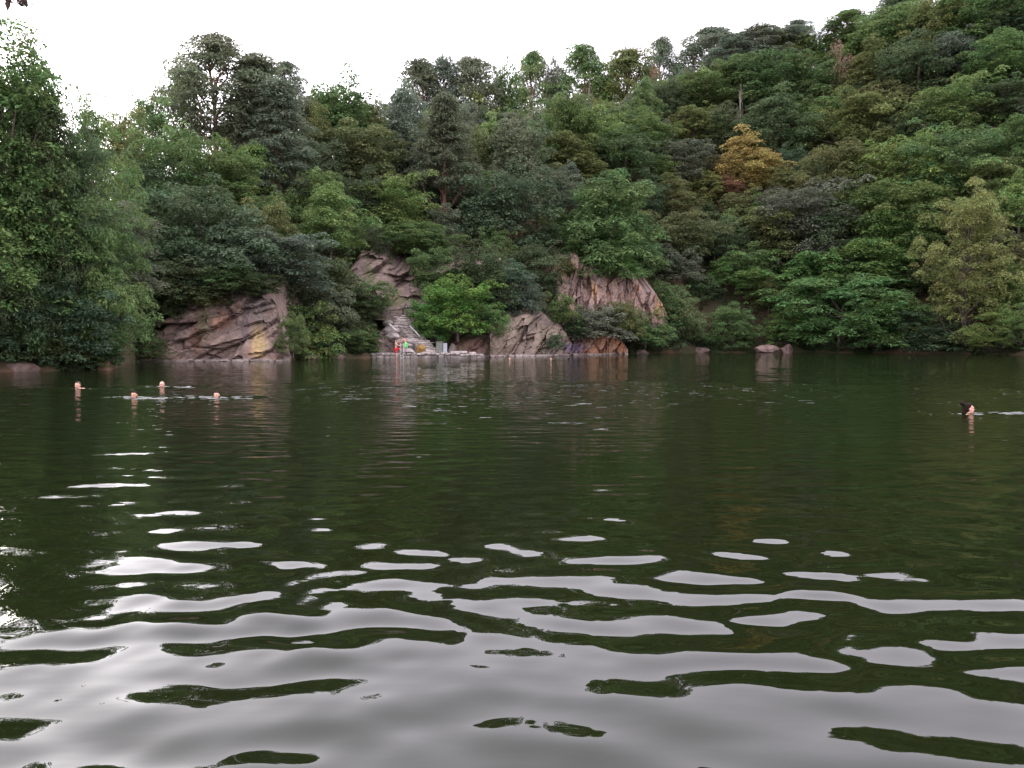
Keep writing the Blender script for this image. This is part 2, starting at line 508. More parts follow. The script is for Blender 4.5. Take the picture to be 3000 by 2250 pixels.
for s in range(3):
    H, Wd = 5.0, 5.5
    p, tips, rng = broad_crown(650 + s, H, Wd, 170, 24000, .17, flat=.55, droop=.35, zc=.45, zr=.55, lobes=.3, up=.75, rmin=.06, rmax=.11, asp=.5, cone=0)
    reg('NU', leaves_mesh('crown', p), trunk_mesh('trunk', rng, H, tips, .09, top=.6, nlimb=14), H, Wd, M_BARK)

def pine(seed, H, Wd, t0, npad, nl, flatpads=True):
    rng = np.random.RandomState(seed)
    parts = []; tips = []
    for i in range(npad):
        t = t0 + (1 - t0) * (i + rng.rand() * .8) / npad
        prof = math.sin(math.pi * (0.18 + 0.78 * (t - t0) / (1 - t0))) if flatpads else (1.12 - (t - t0) / (1 - t0)) * .95
        az = i * 2.4 + rng.uniform(-.5, .5)
        rr = Wd / 2 * prof * rng.uniform(.55, 1.0)
        c = np.array([math.cos(az) * rr, math.sin(az) * rr, H * t - (0 if flatpads else rr * .25)])
        r = Wd * (rng.uniform(.16, .25) if flatpads else rng.uniform(.14, .21))
        if not flatpads:
            for q in (.45, .8):
                parts.append(clump(rng, np.array([c[0] * q, c[1] * q, c[2] + rr * .1 * (1 - q)]), r * .8, .35, int(nl / npad / 3), .42, .6, .6, asp=.22))
        tips.append(c)
        parts.append(clump(rng, c, r, .5 if flatpads else .33, int(nl / npad * (1 if flatpads else .5)), .38, .55, .1 if flatpads else .5, low=.4, asp=.25))
    c = np.array([0, 0, H * .97]); parts.append(clump(rng, c, Wd * .12, .9, int(nl / npad), .36, .5, .1, low=.5, asp=.25))
    return parts, tips, rng
for s in range(4):          # scots pine: open, tufted pads on a reddish trunk
    H, Wd = 13.0, 5.5
    p, tips, rng = pine(700 + s, H, Wd, .40, 40, 13500)
    reg('P', leaves_mesh('crown', p), trunk_mesh('trunk', rng, H, tips, .19, top=.95, nlimb=22, lean=.02), H, Wd, M_PINEBARK)
for s in range(3):          # dark conifer with drooping tiers
    H, Wd = 15.0, 7.5
    p, tips, rng = pine(800 + s, H, Wd, .16 if s < 2 else .35, 58, 21000, False)
    reg('S', leaves_mesh('crown', p), trunk_mesh('trunk', rng, H, tips, .2, top=.97, nlimb=30, lean=.015), H, Wd, M_PINEBARK)
def dead(seed, H, Wd, foliage):
    rng = np.random.RandomState(seed)
    tips = []
    for i in range(16):
        t = rng.uniform(.35, .98); az = rng.uniform(0, 6.28); r = Wd / 2 * rng.uniform(.4, 1) * (1.2 - t)
        tips.append(np.array([math.cos(az) * r, math.sin(az) * r, H * t + r * .3]))
    parts = [clump(rng, t_, Wd * .17, .45, foliage, .26, .5, .5, low=.5, asp=.22) for t_ in tips[:11]] if foliage else None
    return parts, tips, rng
for s in range(2):
    p, tips, rng = dead(900 + s, 9.0, 5.0, 0)
    reg('D', None, trunk_mesh('trunk', rng, 9.0, tips, .085, top=.98, nlimb=16, lean=.03), 9.0, 5.0, M_DEADWOOD)
for s in range(2):
    p, tips, rng = dead(910 + s, 9.0, 6.5, 130)
    reg('R', leaves_mesh('crown', p), trunk_mesh('trunk', rng, 9.0, tips, .13, top=.98, nlimb=16, lean=.03), 9.0, 6.5, M_PINEBARK)

# real leaf colours
PAL = {'dg': (.092, .130, .062), 'mg': (.120, .182, .066), 'lg': (.162, .232, .078), 'bg': (.096, .146, .078), 'og': (.152, .176, .070),
       'yg': (.225, .240, .080), 'ye': (.31, .265, .10), 'br': (.30, .20, .14), 'gg': (.140, .166, .106), 'sg': (.135, .232, .074), 'vg': (.125, .238, .060)}

_cnt = {}
def plant(kind, pos, H, Wd, col, label, cat, name, group=None, rz=None, seed=0):
    var = KIND[kind]
    i = _cnt.get(kind, 0); _cnt[kind] = i + 1
    crown, trunk, H0, W0, bark = var[i % len(var)]
    rng = random.Random(i * 7 + len(kind) + seed)
    e = empty(name, pos, rng.uniform(0, 6.28) if rz is None else rz)
    tag(e, label, cat, group)
    sx, sz = Wd / W0, H / H0
    tk = link('trunk', trunk, bark, e); tk.scale = ((sx + sz) / 2 if False else sx, sx, sz)
    if crown is not None:
        c = link('crown', crown, None, e); c.scale = (sx, sx, sz)
        b = PAL[col] if isinstance(col, str) else col
        v = rng.uniform(.88, 1.14)
        c.color = (b[0] * v * rng.uniform(.93, 1.07), b[1] * v, b[2] * v * rng.uniform(.9, 1.1), 1)
    return e

def solve(Dx, Dtop, H, smin=1.0):
    """stand a plant of height H on the slope so that its top shows at this pixel"""
    a, b = ray(Dx * DS, Dtop * DS)
    th = math.atan(a)
    R0 = float(np.interp(th, TH, RR))
    s = smin
    while s < 110:
        Y = (R0 + s) * math.cos(th)
        z = float(terrain(np.float64(a * Y), np.float64(Y)))
        if z + H >= CAM_H + b * Y: break
        s += 0.25
    Y = (R0 + s) * math.cos(th)
    z = float(terrain(np.float64(a * Y), np.float64(Y)))
    H2 = CAM_H + b * Y - z
    return Vector((a * Y, Y, z - .1)), max(H2, 1.0), Y

# ------------------------------------------------------------------ the trees, one by one
# kind, column, top, width (in the 2212 wide view), height in metres, colour, label, [depth]
G_RIDGE, G_SLOPE, G_SHORE, G_LEFT = 'trees along the skyline of the hill', 'trees on the wooded slope', 'bushes along the shore', 'trees on the left bank'
TREES = [
 # --- left bank, near
 ('NB', -45, 2, 360, 21, 'mg', 'tallest dark tree at the left edge, cut by the picture edge', G_LEFT),
 ('NB', 40, 62, 230, 19, 'mg', 'green topped tree just inside the left edge, stepping down from the tallest', G_LEFT),
 ('NB', 98, 135, 150, 16, 'dg', 'dark dense tree stepping down right of the green topped left tree', G_LEFT),
 ('NB', 20, 150, 240, 17, 'dg', 'dark tree filling the left edge below the two tallest crowns', G_LEFT),
 ('NB', 150, 230, 170, 13, 'dg', 'dark tree in the middle of the left bank group', G_LEFT),
 ('NB', 95, 250, 220, 12, 'mg', 'mid green tree low in the left bank group', G_LEFT),
 ('NB', 35, 320, 190, 11, 'bg', 'bluish green tree low against the left edge of the view', G_LEFT),
 ('NL', 180, 345, 220, 10, 'mg', 'feathery tree whose pale sprays lean over the left bank', G_LEFT),
 ('NL', 205, 455, 190, 8, 'lg', 'light feathery tree reaching out from the left bank towards the rock face', G_LEFT),
 ('NL', 70, 480, 220, 7.5, 'bg', 'layered blue green bush tree on the far left bank', G_LEFT),
 ('NU', 45, 600, 170, 5.5, 'dg', 'dark bush at the far left above the water', G_SHORE),
 ('NU', 150, 590, 190, 6, 'bg', 'round leafy bush in the middle of the left bank', G_SHORE),
 ('NU', 212, 640, 110, 5, 'mg', 'bush trailing to the water at the corner of the left bank', G_SHORE),
 ('NU', 110, 690, 150, 3.4, 'dg', 'low dark bush hanging over the water on the left bank', G_SHORE),
 ('NU', 195, 715, 120, 3.0, 'mg', 'low bush touching the water beside the corner of the left bank', G_SHORE),
 ('NU', 12, 705, 110, 3.0, 'dg', 'low dark bush at the waterline by the left edge', G_SHORE),
 ('L', 195, 192, 150, 13, 'mg', 'thin topped green tree behind the left bank trees', G_LEFT),
 ('B', 262, 205, 120, 12, 'og', 'small topped olive tree left of the tall pine', G_LEFT),
 ('B', 315, 202, 130, 12, 'mg', 'tree just left of the broadleaf beside the tall pine', G_LEFT),
 ('L', 330, 330, 200, 10, 'dg', 'dark layered tree left of the bright feathery tree', G_LEFT),
 ('L', 290, 470, 200, 8.5, 'bg', 'dark layered tree low above the left rock face', G_LEFT),
 ('L', 395, 240, 220, 13, 'lg', 'bright feathery tree with a light green top below the tall pine', G_LEFT),
 ('B', 390, 112, 115, 15, 'mg', 'broadleaf tree standing close beside the tallest pine on the left', G_SLOPE),
 ('P', 464, 84, 120, 17, 'gg', 'tallest pine with tufted open crown against the sky on the left', G_SLOPE),
 ('S', 552, 120, 205, 16, 'gg', 'big dark conifer with bare reddish trunk above the left rock face', G_SLOPE),
 ('S', 600, 172, 170, 14, 'gg', 'second dark conifer close right of the big conifer', G_SLOPE),
 ('P', 617, 136, 62, 13, 'gg', 'thin pine tip rising right of the big dark conifer', G_SLOPE),
 ('L', 430, 385, 270, 10, 'bg', 'wide dark blue green layered tree above the left rock face', G_SLOPE),
 ('L', 520, 450, 220, 8, 'bg', 'dark layered tree directly over the top of the left rock face', G_SLOPE),
 ('B', 612, 490, 170, 6.5, 'gg', 'grey green tree over the right shoulder of the left rock face', G_SLOPE),
 ('B', 575, 420, 120, 8, 'og', 'olive tree under the big dark conifer', G_SLOPE),
 ('L', 712, 392, 170, 8.5, 'lg', 'light green feathery tree between the dark conifer and the stairs', G_SLOPE),
 ('B', 690, 280, 160, 10, 'dg', 'dark broadleaf tree right of the dark conifers, half way up', G_SLOPE),
 ('B', 728, 146, 165, 13, 'mg', 'tall mid green tree on the skyline right of the conifers', G_RIDGE),
 ('B', 668, 205, 110, 12, 'og', 'olive tree between the dark conifer and the tall skyline tree', G_SLOPE),
 ('B', 800, 192, 120, 12, 'og', 'olive tree in the dip of the skyline', G_RIDGE),
 ('B', 780, 262, 170, 10, 'og', 'yellowish tinged dark tree below the dip of the skyline', G_SLOPE),
 ('B', 872, 178, 165, 12, 'gg', 'grey green airy tree right of the skyline dip', G_RIDGE),
 ('B', 780, 355, 110, 8, 'dg', 'small dark tree above the light feathery trees', G_SLOPE),
 ('B', 880, 290, 140, 10, 'dg', 'dark tree left of the tall pine with the orange trunk', G_SLOPE),
 # --- middle
 ('L', 852, 372, 190, 9, 'lg', 'light green feathery tree over the rocks above the stairs', G_SLOPE),
 ('B', 900, 475, 165, 5.2, 'mg', 'leafy tree hanging over the upper rocks above the stairs', G_SLOPE, 85),
 ('P', 908, 136, 80, 12, 'gg', 'flat topped pine left most on the middle skyline', G_RIDGE),
 ('P', 958, 131, 62, 12, 'gg', 'greyish thin pine right of the flat topped pine', G_RIDGE),
 ('P', 1020, 131, 90, 12, 'gg', 'round topped pine in the middle of the skyline', G_RIDGE),
 ('B', 1094, 114, 95, 12, 'mg', 'rounded green tree on the skyline right of the round topped pine', G_RIDGE),
 ('S', 960, 205, 140, 16, 'gg', 'tall pine with orange trunk in the middle of the slope', G_SLOPE),
 ('B', 1032, 176, 95, 8, 'yg', 'rusty yellow tree below the middle skyline', G_SLOPE),
 ('B', 1030, 262, 62, 6, 'vg', 'small bright yellow green tree below the rusty yellow tree', G_SLOPE),
 ('B', 1080, 345, 205, 12, 'bg', 'big dark oak like tree with dense crown in the middle of the slope', G_SLOPE),
 ('B', 1120, 215, 150, 11, 'gg', 'grey green thin tree with dark stems above the big oak like tree', G_SLOPE),
 ('P', 1150, 116, 62, 12, 'mg', 'pointed conifer between two rounded skyline trees', G_RIDGE),
 ('B', 1196, 111, 75, 12, 'gg', 'sparse tree on the skyline right of the pointed conifer', G_RIDGE),
 ('P', 1256, 106, 85, 12, 'mg', 'broad pine on the skyline above the bare pale trunk', G_RIDGE),
 ('B', 1225, 190, 130, 10, 'mg', 'tree under the skyline left of the bare pale trunk', G_SLOPE),
 ('D', 1272, 160, 60, 9, 'br', 'dead bare tree with a pale trunk below the skyline', G_SLOPE),
 ('B', 1305, 138, 80, 11, 'lg', 'light green tree on the skyline right of the bare pale trunk', G_RIDGE),
 ('P', 1360, 112, 95, 14, 'og', 'olive pine with a long bare pale trunk below the skyline', G_SLOPE),
 ('P', 1430, 88, 55, 12, 'gg', 'highest slim pine tip near the middle right skyline', G_RIDGE),
 ('R', 1412, 128, 55, 8, 'br', 'brown withered tree beside the slim pine tip', G_RIDGE),
 ('B', 1465, 122, 70, 10, 'mg', 'tree on the skyline right of the brown withered tree', G_RIDGE),
 ('B', 1290, 226, 160, 9, 'lg', 'light green round tree right of the thin grey green tree', G_SLOPE),
 ('B', 1225, 266, 150, 9, 'og', 'olive brown tree above the big feathery tree', G_SLOPE),
 ('B', 1350, 275, 150, 9, 'dg', 'dark tree right of the olive brown tree', G_SLOPE),
 ('B', 1195, 350, 110, 8, 'gg', 'grey green tree wedged between the big oak like tree and the big feathery tree', G_SLOPE),
 ('L', 1310, 368, 245, 10, 'mg', 'big feathery tree above the rusty rock cliff', G_SLOPE),
 ('B', 1398, 250, 120, 8.5, 'mg', 'tree on the slope left of the yellow autumn tree', G_SLOPE),
 ('L', 1285, 482, 150, 6, 'sg', 'broad leaved bush tree just above the rusty rock cliff', G_SLOPE, 97),
 ('T', 785, 632, 90, 2.6, 'dg', 'dark bush at the left end of the stone stairs above the pink slab', G_SHORE, 72.6),
 ('L', 1385, 480, 120, 6, 'mg', 'small feathery tree over the right end of the rusty cliff', G_SLOPE),
 ('B', 1170, 480, 100, 5.5, 'dg', 'small dark tree left of the rusty cliff top', G_SLOPE),
 ('B', 1030, 520, 150, 5.5, 'dg', 'dark undergrowth tree at the foot of the big oak like tree', G_SLOPE),
 ('B', 1090, 545, 130, 4.5, 'bg', 'low blue green tree under the big oak like tree', G_SLOPE),
 ('U', 1030, 568, 110, 3.2, 'lg', 'light olive bush above the bright shore bush', G_SLOPE),
 # --- right half
 ('P', 1540, 64, 105, 13, 'gg', 'left most of the three dark pines on the right skyline', G_RIDGE),
 ('P', 1590, 76, 70, 12, 'gg', 'middle one of the three dark pines on the right skyline', G_RIDGE),
 ('P', 1640, 62, 90, 12, 'gg', 'right most of the three dark pines on the right skyline', G_RIDGE),
 ('B', 1500, 150, 110, 10, 'mg', 'green tree below the three dark pines, on their left', G_SLOPE),
 ('B', 1565, 125, 130, 10, 'lg', 'light green tree right under the three dark pines', G_SLOPE),
 ('B', 1640, 112, 150, 10, 'mg', 'leafy tree under the right most dark pine', G_SLOPE),
 ('B', 1695, 62, 110, 11, 'og', 'olive tree on the skyline right of the three dark pines', G_RIDGE),
 ('P', 1722, 48, 60, 11, 'gg', 'slender pine right of the olive skyline tree', G_RIDGE),
 ('B', 1765, 55, 110, 11, 'mg', 'green tree on the rising right skyline', G_RIDGE),
 ('P', 1834, 24, 70, 11, 'mg', 'pine tip standing out of the rising right skyline', G_RIDGE),
 ('B', 1860, 34, 120, 11, 'lg', 'light green tree on the rising skyline by the pine tip', G_RIDGE),
 ('B', 1930, 8, 160, 11, 'mg', 'large green tree where the hill meets the top of the view', G_RIDGE),
 ('B', 2030, -15, 170, 11, 'og', 'olive tree at the top of the view, right of the large green one', G_RIDGE),
 ('B', 2120, -30, 170, 11, 'mg', 'green tree at the very top right of the hill', G_RIDGE),
 ('B', 2195, -25, 150, 11, 'dg', 'dark tree in the top right corner', G_RIDGE),
 ('R', 1815, 88, 70, 10, 'br', 'brown dying pine with bare trunk high on the right slope', G_SLOPE),
 ('B', 1755, 105, 140, 9, 'mg', 'leafy tree left of the brown dying pine', G_SLOPE),
 ('B', 1885, 85, 150, 10, 'og', 'olive tree right of the brown dying pine', G_SLOPE),
 ('B', 1985, 75, 170, 10, 'dg', 'dark tree under the large green skyline tree', G_SLOPE),
 ('B', 2080, 55, 150, 10, 'gg', 'grey green tree with stems showing high on the right', G_SLOPE),
 ('B', 2165, 75, 150, 10, 'mg', 'mid green tree high by the right edge', G_SLOPE),
 ('B', 1680, 190, 170, 9, 'dg', 'dark tree with black shade below, left of the yellow green locust', G_SLOPE),
 ('B', 1585, 215, 140, 8.5, 'dg', 'dark green tree below the light tree under the pines', G_SLOPE),
 ('D', 1600, 178, 36, 8, 'br', 'bare pale stemmed young tree above the yellow autumn tree', G_SLOPE),
 ('B', 1500, 215, 110, 8, 'og', 'olive brown tree above and left of the yellow autumn tree', G_SLOPE),
 ('L', 1850, 182, 190, 9, (.165, .205, .068), 'yellow green locust in the middle of the right slope', G_SLOPE),
 ('L', 1795, 205, 120, 8, 'lg', 'light green locust left of the yellow green one', G_SLOPE),
 ('B', 1930, 165, 130, 9, 'og', 'brownish olive tree where a pale building glimmers through', G_SLOPE),
 ('B', 1960, 225, 140, 8, 'dg', 'dark tree below the brownish olive tree', G_SLOPE),
 ('L', 2065, 165, 170, 9, 'lg', 'light feathery tree high on the right slope', G_SLOPE),
 ('B', 2150, 170, 130, 9, 'dg', 'dark tree right of the high light feathery tree', G_SLOPE),
 ('L', 2195, 245, 130, 9, 'mg', 'feathery tree at the right edge, upper slope', G_SLOPE),
 ('L', 2070, 255, 200, 9, 'mg', 'wide feathery tree below the high light one', G_SLOPE),
 ('L', 1940, 285, 200, 9, 'lg', 'feathery tree right of the orange tinged bush', G_SLOPE),
 ('L', 1830, 290, 190, 9, 'og', 'olive feathery tree behind the orange tinged bush', G_SLOPE),
 ('B', 1610, 276, 150, 9.5, 'ye', 'yellow and orange autumn tree on the right slope', G_SLOPE),
 ('B', 1655, 330, 100, 6, 'ye', 'lower orange limb crowned tree hugging the yellow autumn tree', G_SLOPE),
 ('B', 1600, 398, 110, 5, 'og', 'olive tree covering the bank under the yellow autumn tree', G_SLOPE),
 ('B', 1650, 415, 90, 5, 'mg', 'green tree right below the yellow autumn tree', G_SLOPE),
 ('B', 1515, 365, 95, 6, 'yg', 'olive yellow tree left of the yellow autumn tree', G_SLOPE),
 ('L', 1568, 376, 78, 4, (.31, .19, .13), 'dead pinkish brown tree in front of the yellow autumn tree', G_SLOPE, 'front'),
 ('B', 1475, 300, 120, 7.5, 'gg', 'grey green tree left above the olive yellow tree', G_SLOPE),
 ('B', 1455, 375, 110, 7, 'og', 'dull olive tree right of the big feathery tree', G_SLOPE),
 ('B', 1765, 318, 75, 5, 'ye', 'small orange tinged bush right of the yellow autumn tree', G_SLOPE),
 ('B', 1720, 345, 120, 7, 'og', 'olive tree between the yellow autumn tree and the orange tinged bush', G_SLOPE),
 ('B', 1480, 450, 130, 6.5, 'og', 'dark vine covered tree below the olive yellow tree', G_SLOPE),
 ('B', 1545, 460, 120, 6.5, 'dg', 'dark tree under the dead pinkish tree', G_SLOPE),
 ('B', 1670, 445, 150, 7, 'og', 'brownish olive tree above the big bright sumac', G_SLOPE),
 ('L', 1745, 385, 210, 8.5, 'gg', 'grey green layered tree under the orange tinged bush', G_SLOPE),
 ('L', 1860, 385, 200, 8.5, 'mg', 'layered tree in the middle of the lower right slope', G_SLOPE),
 ('L', 1985, 370, 190, 8.5, 'mg', 'layered tree left of the golden tree top', G_SLOPE),
 ('L', 2140, 330, 160, 9, 'lg', 'light feathery tree behind the golden tree', G_SLOPE),
 ('L', 2205, 365, 120, 9, 'lg', 'bright feathery tree at the right edge behind the golden tree', G_SLOPE),
 ('B', 1800, 455, 160, 6.5, 'dg', 'dark tree between the layered trees and the bright sumac', G_SLOPE),
 ('L', 1925, 450, 170, 6.5, 'sg', 'fresh green tree above the right half of the bright sumac', G_SLOPE),
 ('B', 1610, 520, 110, 5, 'mg', 'small green tree up left of the bright sumac', G_SLOPE),
 ('T', 1745, 535, 230, 8, 'sg', 'left part of the bright sumac thicket over the water', G_SHORE),
 ('T', 1895, 515, 230, 8.5, 'sg', 'tallest sumac with tiered bright leaves on the right shore', G_SHORE),
 ('T', 1815, 592, 270, 6, 'sg', 'front sumac spreading low over the water on the right shore', G_SHORE, 'shore'),
 ('T', 1722, 640, 120, 6, 'sg', 'sumac hanging over the water just above the pink boulders', G_SHORE, 'shore'),
 ('T', 1915, 632, 170, 6, 'sg', 'low bright sumac at the water left of the dark low one', G_SHORE, 'shore'),
 ('T', 1975, 668, 130, 4.6, 'bg', 'dark low sumac left of the foot of the golden tree', G_SHORE, 'shore'),
 ('T', 1590, 545, 140, 6, 'sg', 'narrow bright sumac left of the sumac thicket', G_SHORE),
 ('T', 1585, 650, 105, 3.6, 'mg', 'low sumac above the water left of the pink boulders', G_SHORE, 'shore'),
 ('NB', 2095, 382, 175, 13.5, 'yg', 'golden green tree with a tall ragged crown on the right shore', G_SHORE, 'shore'),
 ('NB', 2150, 480, 140, 9, 'og', 'olive tree pressed against the right side of the golden tree', G_SHORE),
 ('NL', 2170, 655, 150, 4.6, 'lg', 'light green sumac at the right edge of the shore', G_SHORE, 'shore'),
 ('NL', 2212, 640, 100, 4.8, 'lg', 'light green sumac cut by the right edge', G_SHORE, 'shore'),
 ('U', 2035, 690, 130, 3.5, 'dg', 'dark bush at the foot of the golden tree', G_SHORE, 'shore'),
 ('U', 1990, 545, 110, 6, 'dg', 'dark bush between the tallest sumac and the golden tree', G_SHORE),
 # --- shore and cliff bushes
 ('NU', 988, 592, 170, 5.8, 'vg', 'big bright green bush beside the stone stairs', G_SHORE, 74.5),
 ('NU', 930, 640, 105, 4.4, 'vg', 'left shoulder of bright bush leaning over the stone stairs', G_SHORE, 74.2),
 ('NU', 1055, 655, 85, 3.3, 'sg', 'right part of the bright shore bush over the grey brown rock wall', G_SHORE, 74.5),
 ('U', 1128, 588, 105, 4.6, 'gg', 'grey green bush on the rocks right of the bright bush', G_SHORE, 82),
 ('U', 1205, 628, 85, 3.6, 'mg', 'small dark green bush below the rusty cliff', G_SHORE, 83),
 ('U', 1285, 655, 135, 3.8, 'gg', 'grey leaved bush in front of the rusty cliff', G_SHORE, 86),
 ('U', 1235, 690, 75, 2.0, 'dg', 'little bush hanging over the lower rocks', G_SHORE, 84),
 ('U', 1345, 645, 90, 4.0, 'og', 'olive bush creeping under the rusty cliff', G_SHORE, 88),
 ('U', 1395, 665, 100, 4.2, 'mg', 'ivy bush right below the end of the rusty cliff', G_SHORE, 90),
 ('U', 1440, 600, 110, 6.0, 'mg', 'leafy bank bush right of the rusty cliff', G_SHORE),
 ('U', 1475, 640, 100, 5.0, 'og', 'bank bush between the rusty cliff and the narrow sumac', G_SHORE, 'shore'),
 ('U', 1420, 695, 110, 2.8, 'dg', 'low bank bush at the waterline right of the orange rock', G_SHORE, 'shore'),
 ('U', 1500, 700, 80, 2.6, 'mg', 'low bush at the waterline left of the narrow sumac', G_SHORE, 'shore'),
 ('U', 1455, 520, 120, 5.5, 'gg', 'bush up the bank above the leafy bank bush', G_SHORE),
 ('U', 1520, 590, 80, 4.0, 'dg', 'dark bush left of the narrow sumac', G_SHORE),
 ('U', 1200, 715, 36, 1.8, 'dg', 'small upright shrub at the waterline between two rock walls', G_SHORE, 79),
 ('U', 665, 650, 130, 4.0, 'mg', 'bush right of the left rock face by the water', G_SHORE, 'shore'),
 ('U', 755, 690, 125, 2.9, 'mg', 'round bush left of the pink rock by the stairs', G_SHORE, 70.3),
 ('U', 710, 620, 130, 4.2, 'gg', 'grey green bush above the round bush left of the stairs', G_SHORE),
 ('T', 805, 604, 100, 2.8, 'mg', 'dark feathery bush on the rocks left of the stair top', G_SHORE, 73.2),
 ('U', 650, 590, 120, 4.6, 'dg', 'dark bush beside the top of the left rock face', G_SHORE),
 ('U', 700, 545, 150, 5, 'dg', 'dark bush under the light feathery tree left of the upper rocks', G_SHORE),
 ('U', 640, 715, 90, 2.0, 'og', 'low reedy bush at the waterline right of the left rock face', G_SHORE, 'shore'),
 ('U', 700, 725, 80, 1.8, 'dg', 'low dark bush at the waterline left of the round bush', G_SHORE, 'shore'),
 ('NU', 405, 560, 170, 3.3, 'dg', 'shaggy dark bush on the left rock face, upper left', G_SHORE, 60),
 ('NU', 340, 592, 120, 3.6, 'dg', 'dark shaggy bush between the left bank and the left rock face', G_SHORE, 59),
 ('NU', 290, 620, 80, 4.0, 'dg', 'dark bush in the corner where the left rock face begins', G_SHORE, 57.5),
 ('NU', 440, 610, 90, 1.9, 'og', 'olive tuft growing on the left rock face', G_SHORE, 60),
 ('NU', 292, 705, 70, 3, 'dg', 'dark small bush where the left bank meets the left rock face', G_SHORE, 'shore'),
 ('NU', 335, 730, 62, 1.7, 'mg', 'small bush at the water below the left rock face', G_SHORE, 57.2),
 ('NU', 632, 672, 62, 3.2, 'mg', 'leafy shrub against the right end of the left rock face', G_SHORE, 59.6),
 ('NU', 565, 588, 90, 1.7, 'dg', 'dark bush drooping over the upper right of the left rock face', G_SHORE, 61),
 ('NU', 500, 568, 120, 2.6, 'mg', 'green bush capping the left rock face', G_SHORE, 60.6),
 ('NU', 262, 690, 60, 3.6, 'dg', 'dark shrub at the left foot of the left rock face', G_SHORE, 55),
 ('U', 1335, 545, 90, 2.6, 'sg', 'bush draped over the edge of the rusty cliff', G_SHORE, 93),
 ('U', 1225, 560, 60, 2.0, 'og', 'small tuft on the left shoulder of the rusty cliff', G_SHORE, 92),
 ('NU', 772, 712, 90, 1.6, 'mg', 'low bush at the waterline by the left end of the jetty', G_SHORE, 'shore'),
 ('NU', 735, 738, 70, 1.2, 'og', 'small olive tuft at the waterline left of the jetty', G_SHORE, 'shore'),
 ('NU', 660, 745, 70, 1.0, 'mg', 'small green tuft at the waterline right of the left rock face', G_SHORE, 'shore'),
]
placed = []
for row in TREES:
    k, Dx, Dt, Dw, H, col, label, grp = row[:8]
    if len(row) > 8 and row[8] == 'front':
        pos, H2, Y = solve(Dx, Dt, H); a, b = ray(Dx * DS, Dt * DS); Y -= 3; zt_ = CAM_H + b * Y
        pos = Vector((a * Y, Y, zt_ - H)); H2 = H
    elif len(row) > 8 and row[8] == 'shore':
        a, b = ray(Dx * DS, Dt * DS); th0 = math.atan(a); Y = (float(np.interp(th0, TH, RR)) + .9) * math.cos(th0)
        zb = float(terrain(np.float64(a * Y), np.float64(Y))) - .15
        pos = Vector((a * Y, Y, zb)); H2 = CAM_H + b * Y - zb
    elif len(row) > 8:
        Y = row[8]; top = at(Dx * DS, Dt * DS, Y); pos = Vector((top.x, top.y, top.z - H)); H2 = H
    else:
        pos, H2, Y = solve(Dx, Dt, H)
        if k in 'DR':      # these stand in front of their neighbours
            a, b = ray(Dx * DS, Dt * DS); Y -= 6; zb = float(terrain(np.float64(a * Y), np.float64(Y))) - .1
            pos = Vector((a * Y, Y, zb)); H2 = CAM_H + b * Y - zb
        need = .88 * Dw * DS * Y / F * 1.08
        if k in ('B', 'L') and H < need:
            pos, H2, Y = solve(Dx, Dt, need)
    Wd = Dw * DS * Y / F * (1.5 if k == 'P' else 1.16)
    if k in ('P', 'S') : cat, name = 'pine tree', 'pine_tree'
    elif k in ('D', 'R'): cat, name = 'dead tree', 'dead_tree'
    elif k in ('U', 'T', 'NU'): cat, name = 'bush', 'bush'
    else: cat, name = 'tree', 'tree'
    plant(k, pos, H2, Wd, col, label, cat, name, grp)
    placed.append((pos.x, pos.y))

# trees one can only half see between those crowns
rngr = np.random.RandomState(15)
nr_ = 0
for it in range(3000):
    th = rngr.uniform(rad(-14), rad(33)); S = float(np.interp(th, TH, SS)); s = S + rngr.uniform(-9, 8)
    R = float(np.interp(th, TH, RR)) + s; x, y = R * math.sin(th), R * math.cos(th)
    if any((x - a) ** 2 + (y - b) ** 2 < 2.7 ** 2 for a, b in placed): continue
    placed.append((x, y)); nr_ += 1
    H = rngr.uniform(8.0, 10.4)
    col = ['mg', 'dg', 'og', 'gg', 'lg'][rngr.randint(5)]
    cn = {'mg': 'mid green', 'dg': 'dark green', 'og': 'olive', 'gg': 'grey green', 'lg': 'light green'}[col]
    side = 'middle' if th < rad(11) else 'right'
    plant('B', Vector((x, y, float(terrain(np.float64(x), np.float64(y))) - .1)), H, H * rngr.uniform(.6, .85), col,
          '%s tree half hidden in the row along the %s skyline' % (cn, side), 'tree', 'ridge_tree', 'half hidden %s trees of the %s skyline row' % (cn, side))
    if nr_ >= 60: break
nr_ = 0
for it in range(4000):
    th = rngr.uniform(rad(-11), rad(15)); S = float(np.interp(th, TH, SS)); s = S + rngr.uniform(3, 16)
    R = float(np.interp(th, TH, RR)) + s; x, y = R * math.sin(th), R * math.cos(th)
    if any((x - a) ** 2 + (y - b) ** 2 < 2.4 ** 2 for a, b in placed): continue
    placed.append((x, y)); nr_ += 1
    H = rngr.uniform(8.2, 10.5); col = ['mg', 'og', 'gg'][rngr.randint(3)]
    cn = {'mg': 'mid green', 'og': 'olive', 'gg': 'grey green'}[col]
    plant('B', Vector((x, y, float(terrain(np.float64(x), np.float64(y))) - .1)), H, H * rngr.uniform(.5, .7), col,
          '%s tree glimpsed between the pine stems behind the middle skyline' % cn, 'tree', 'ridge_tree', '%s trees behind the middle skyline' % cn)
    if nr_ >= 45: break
rng = np.random.RandomState(5)
nfill = 0
FILL = []
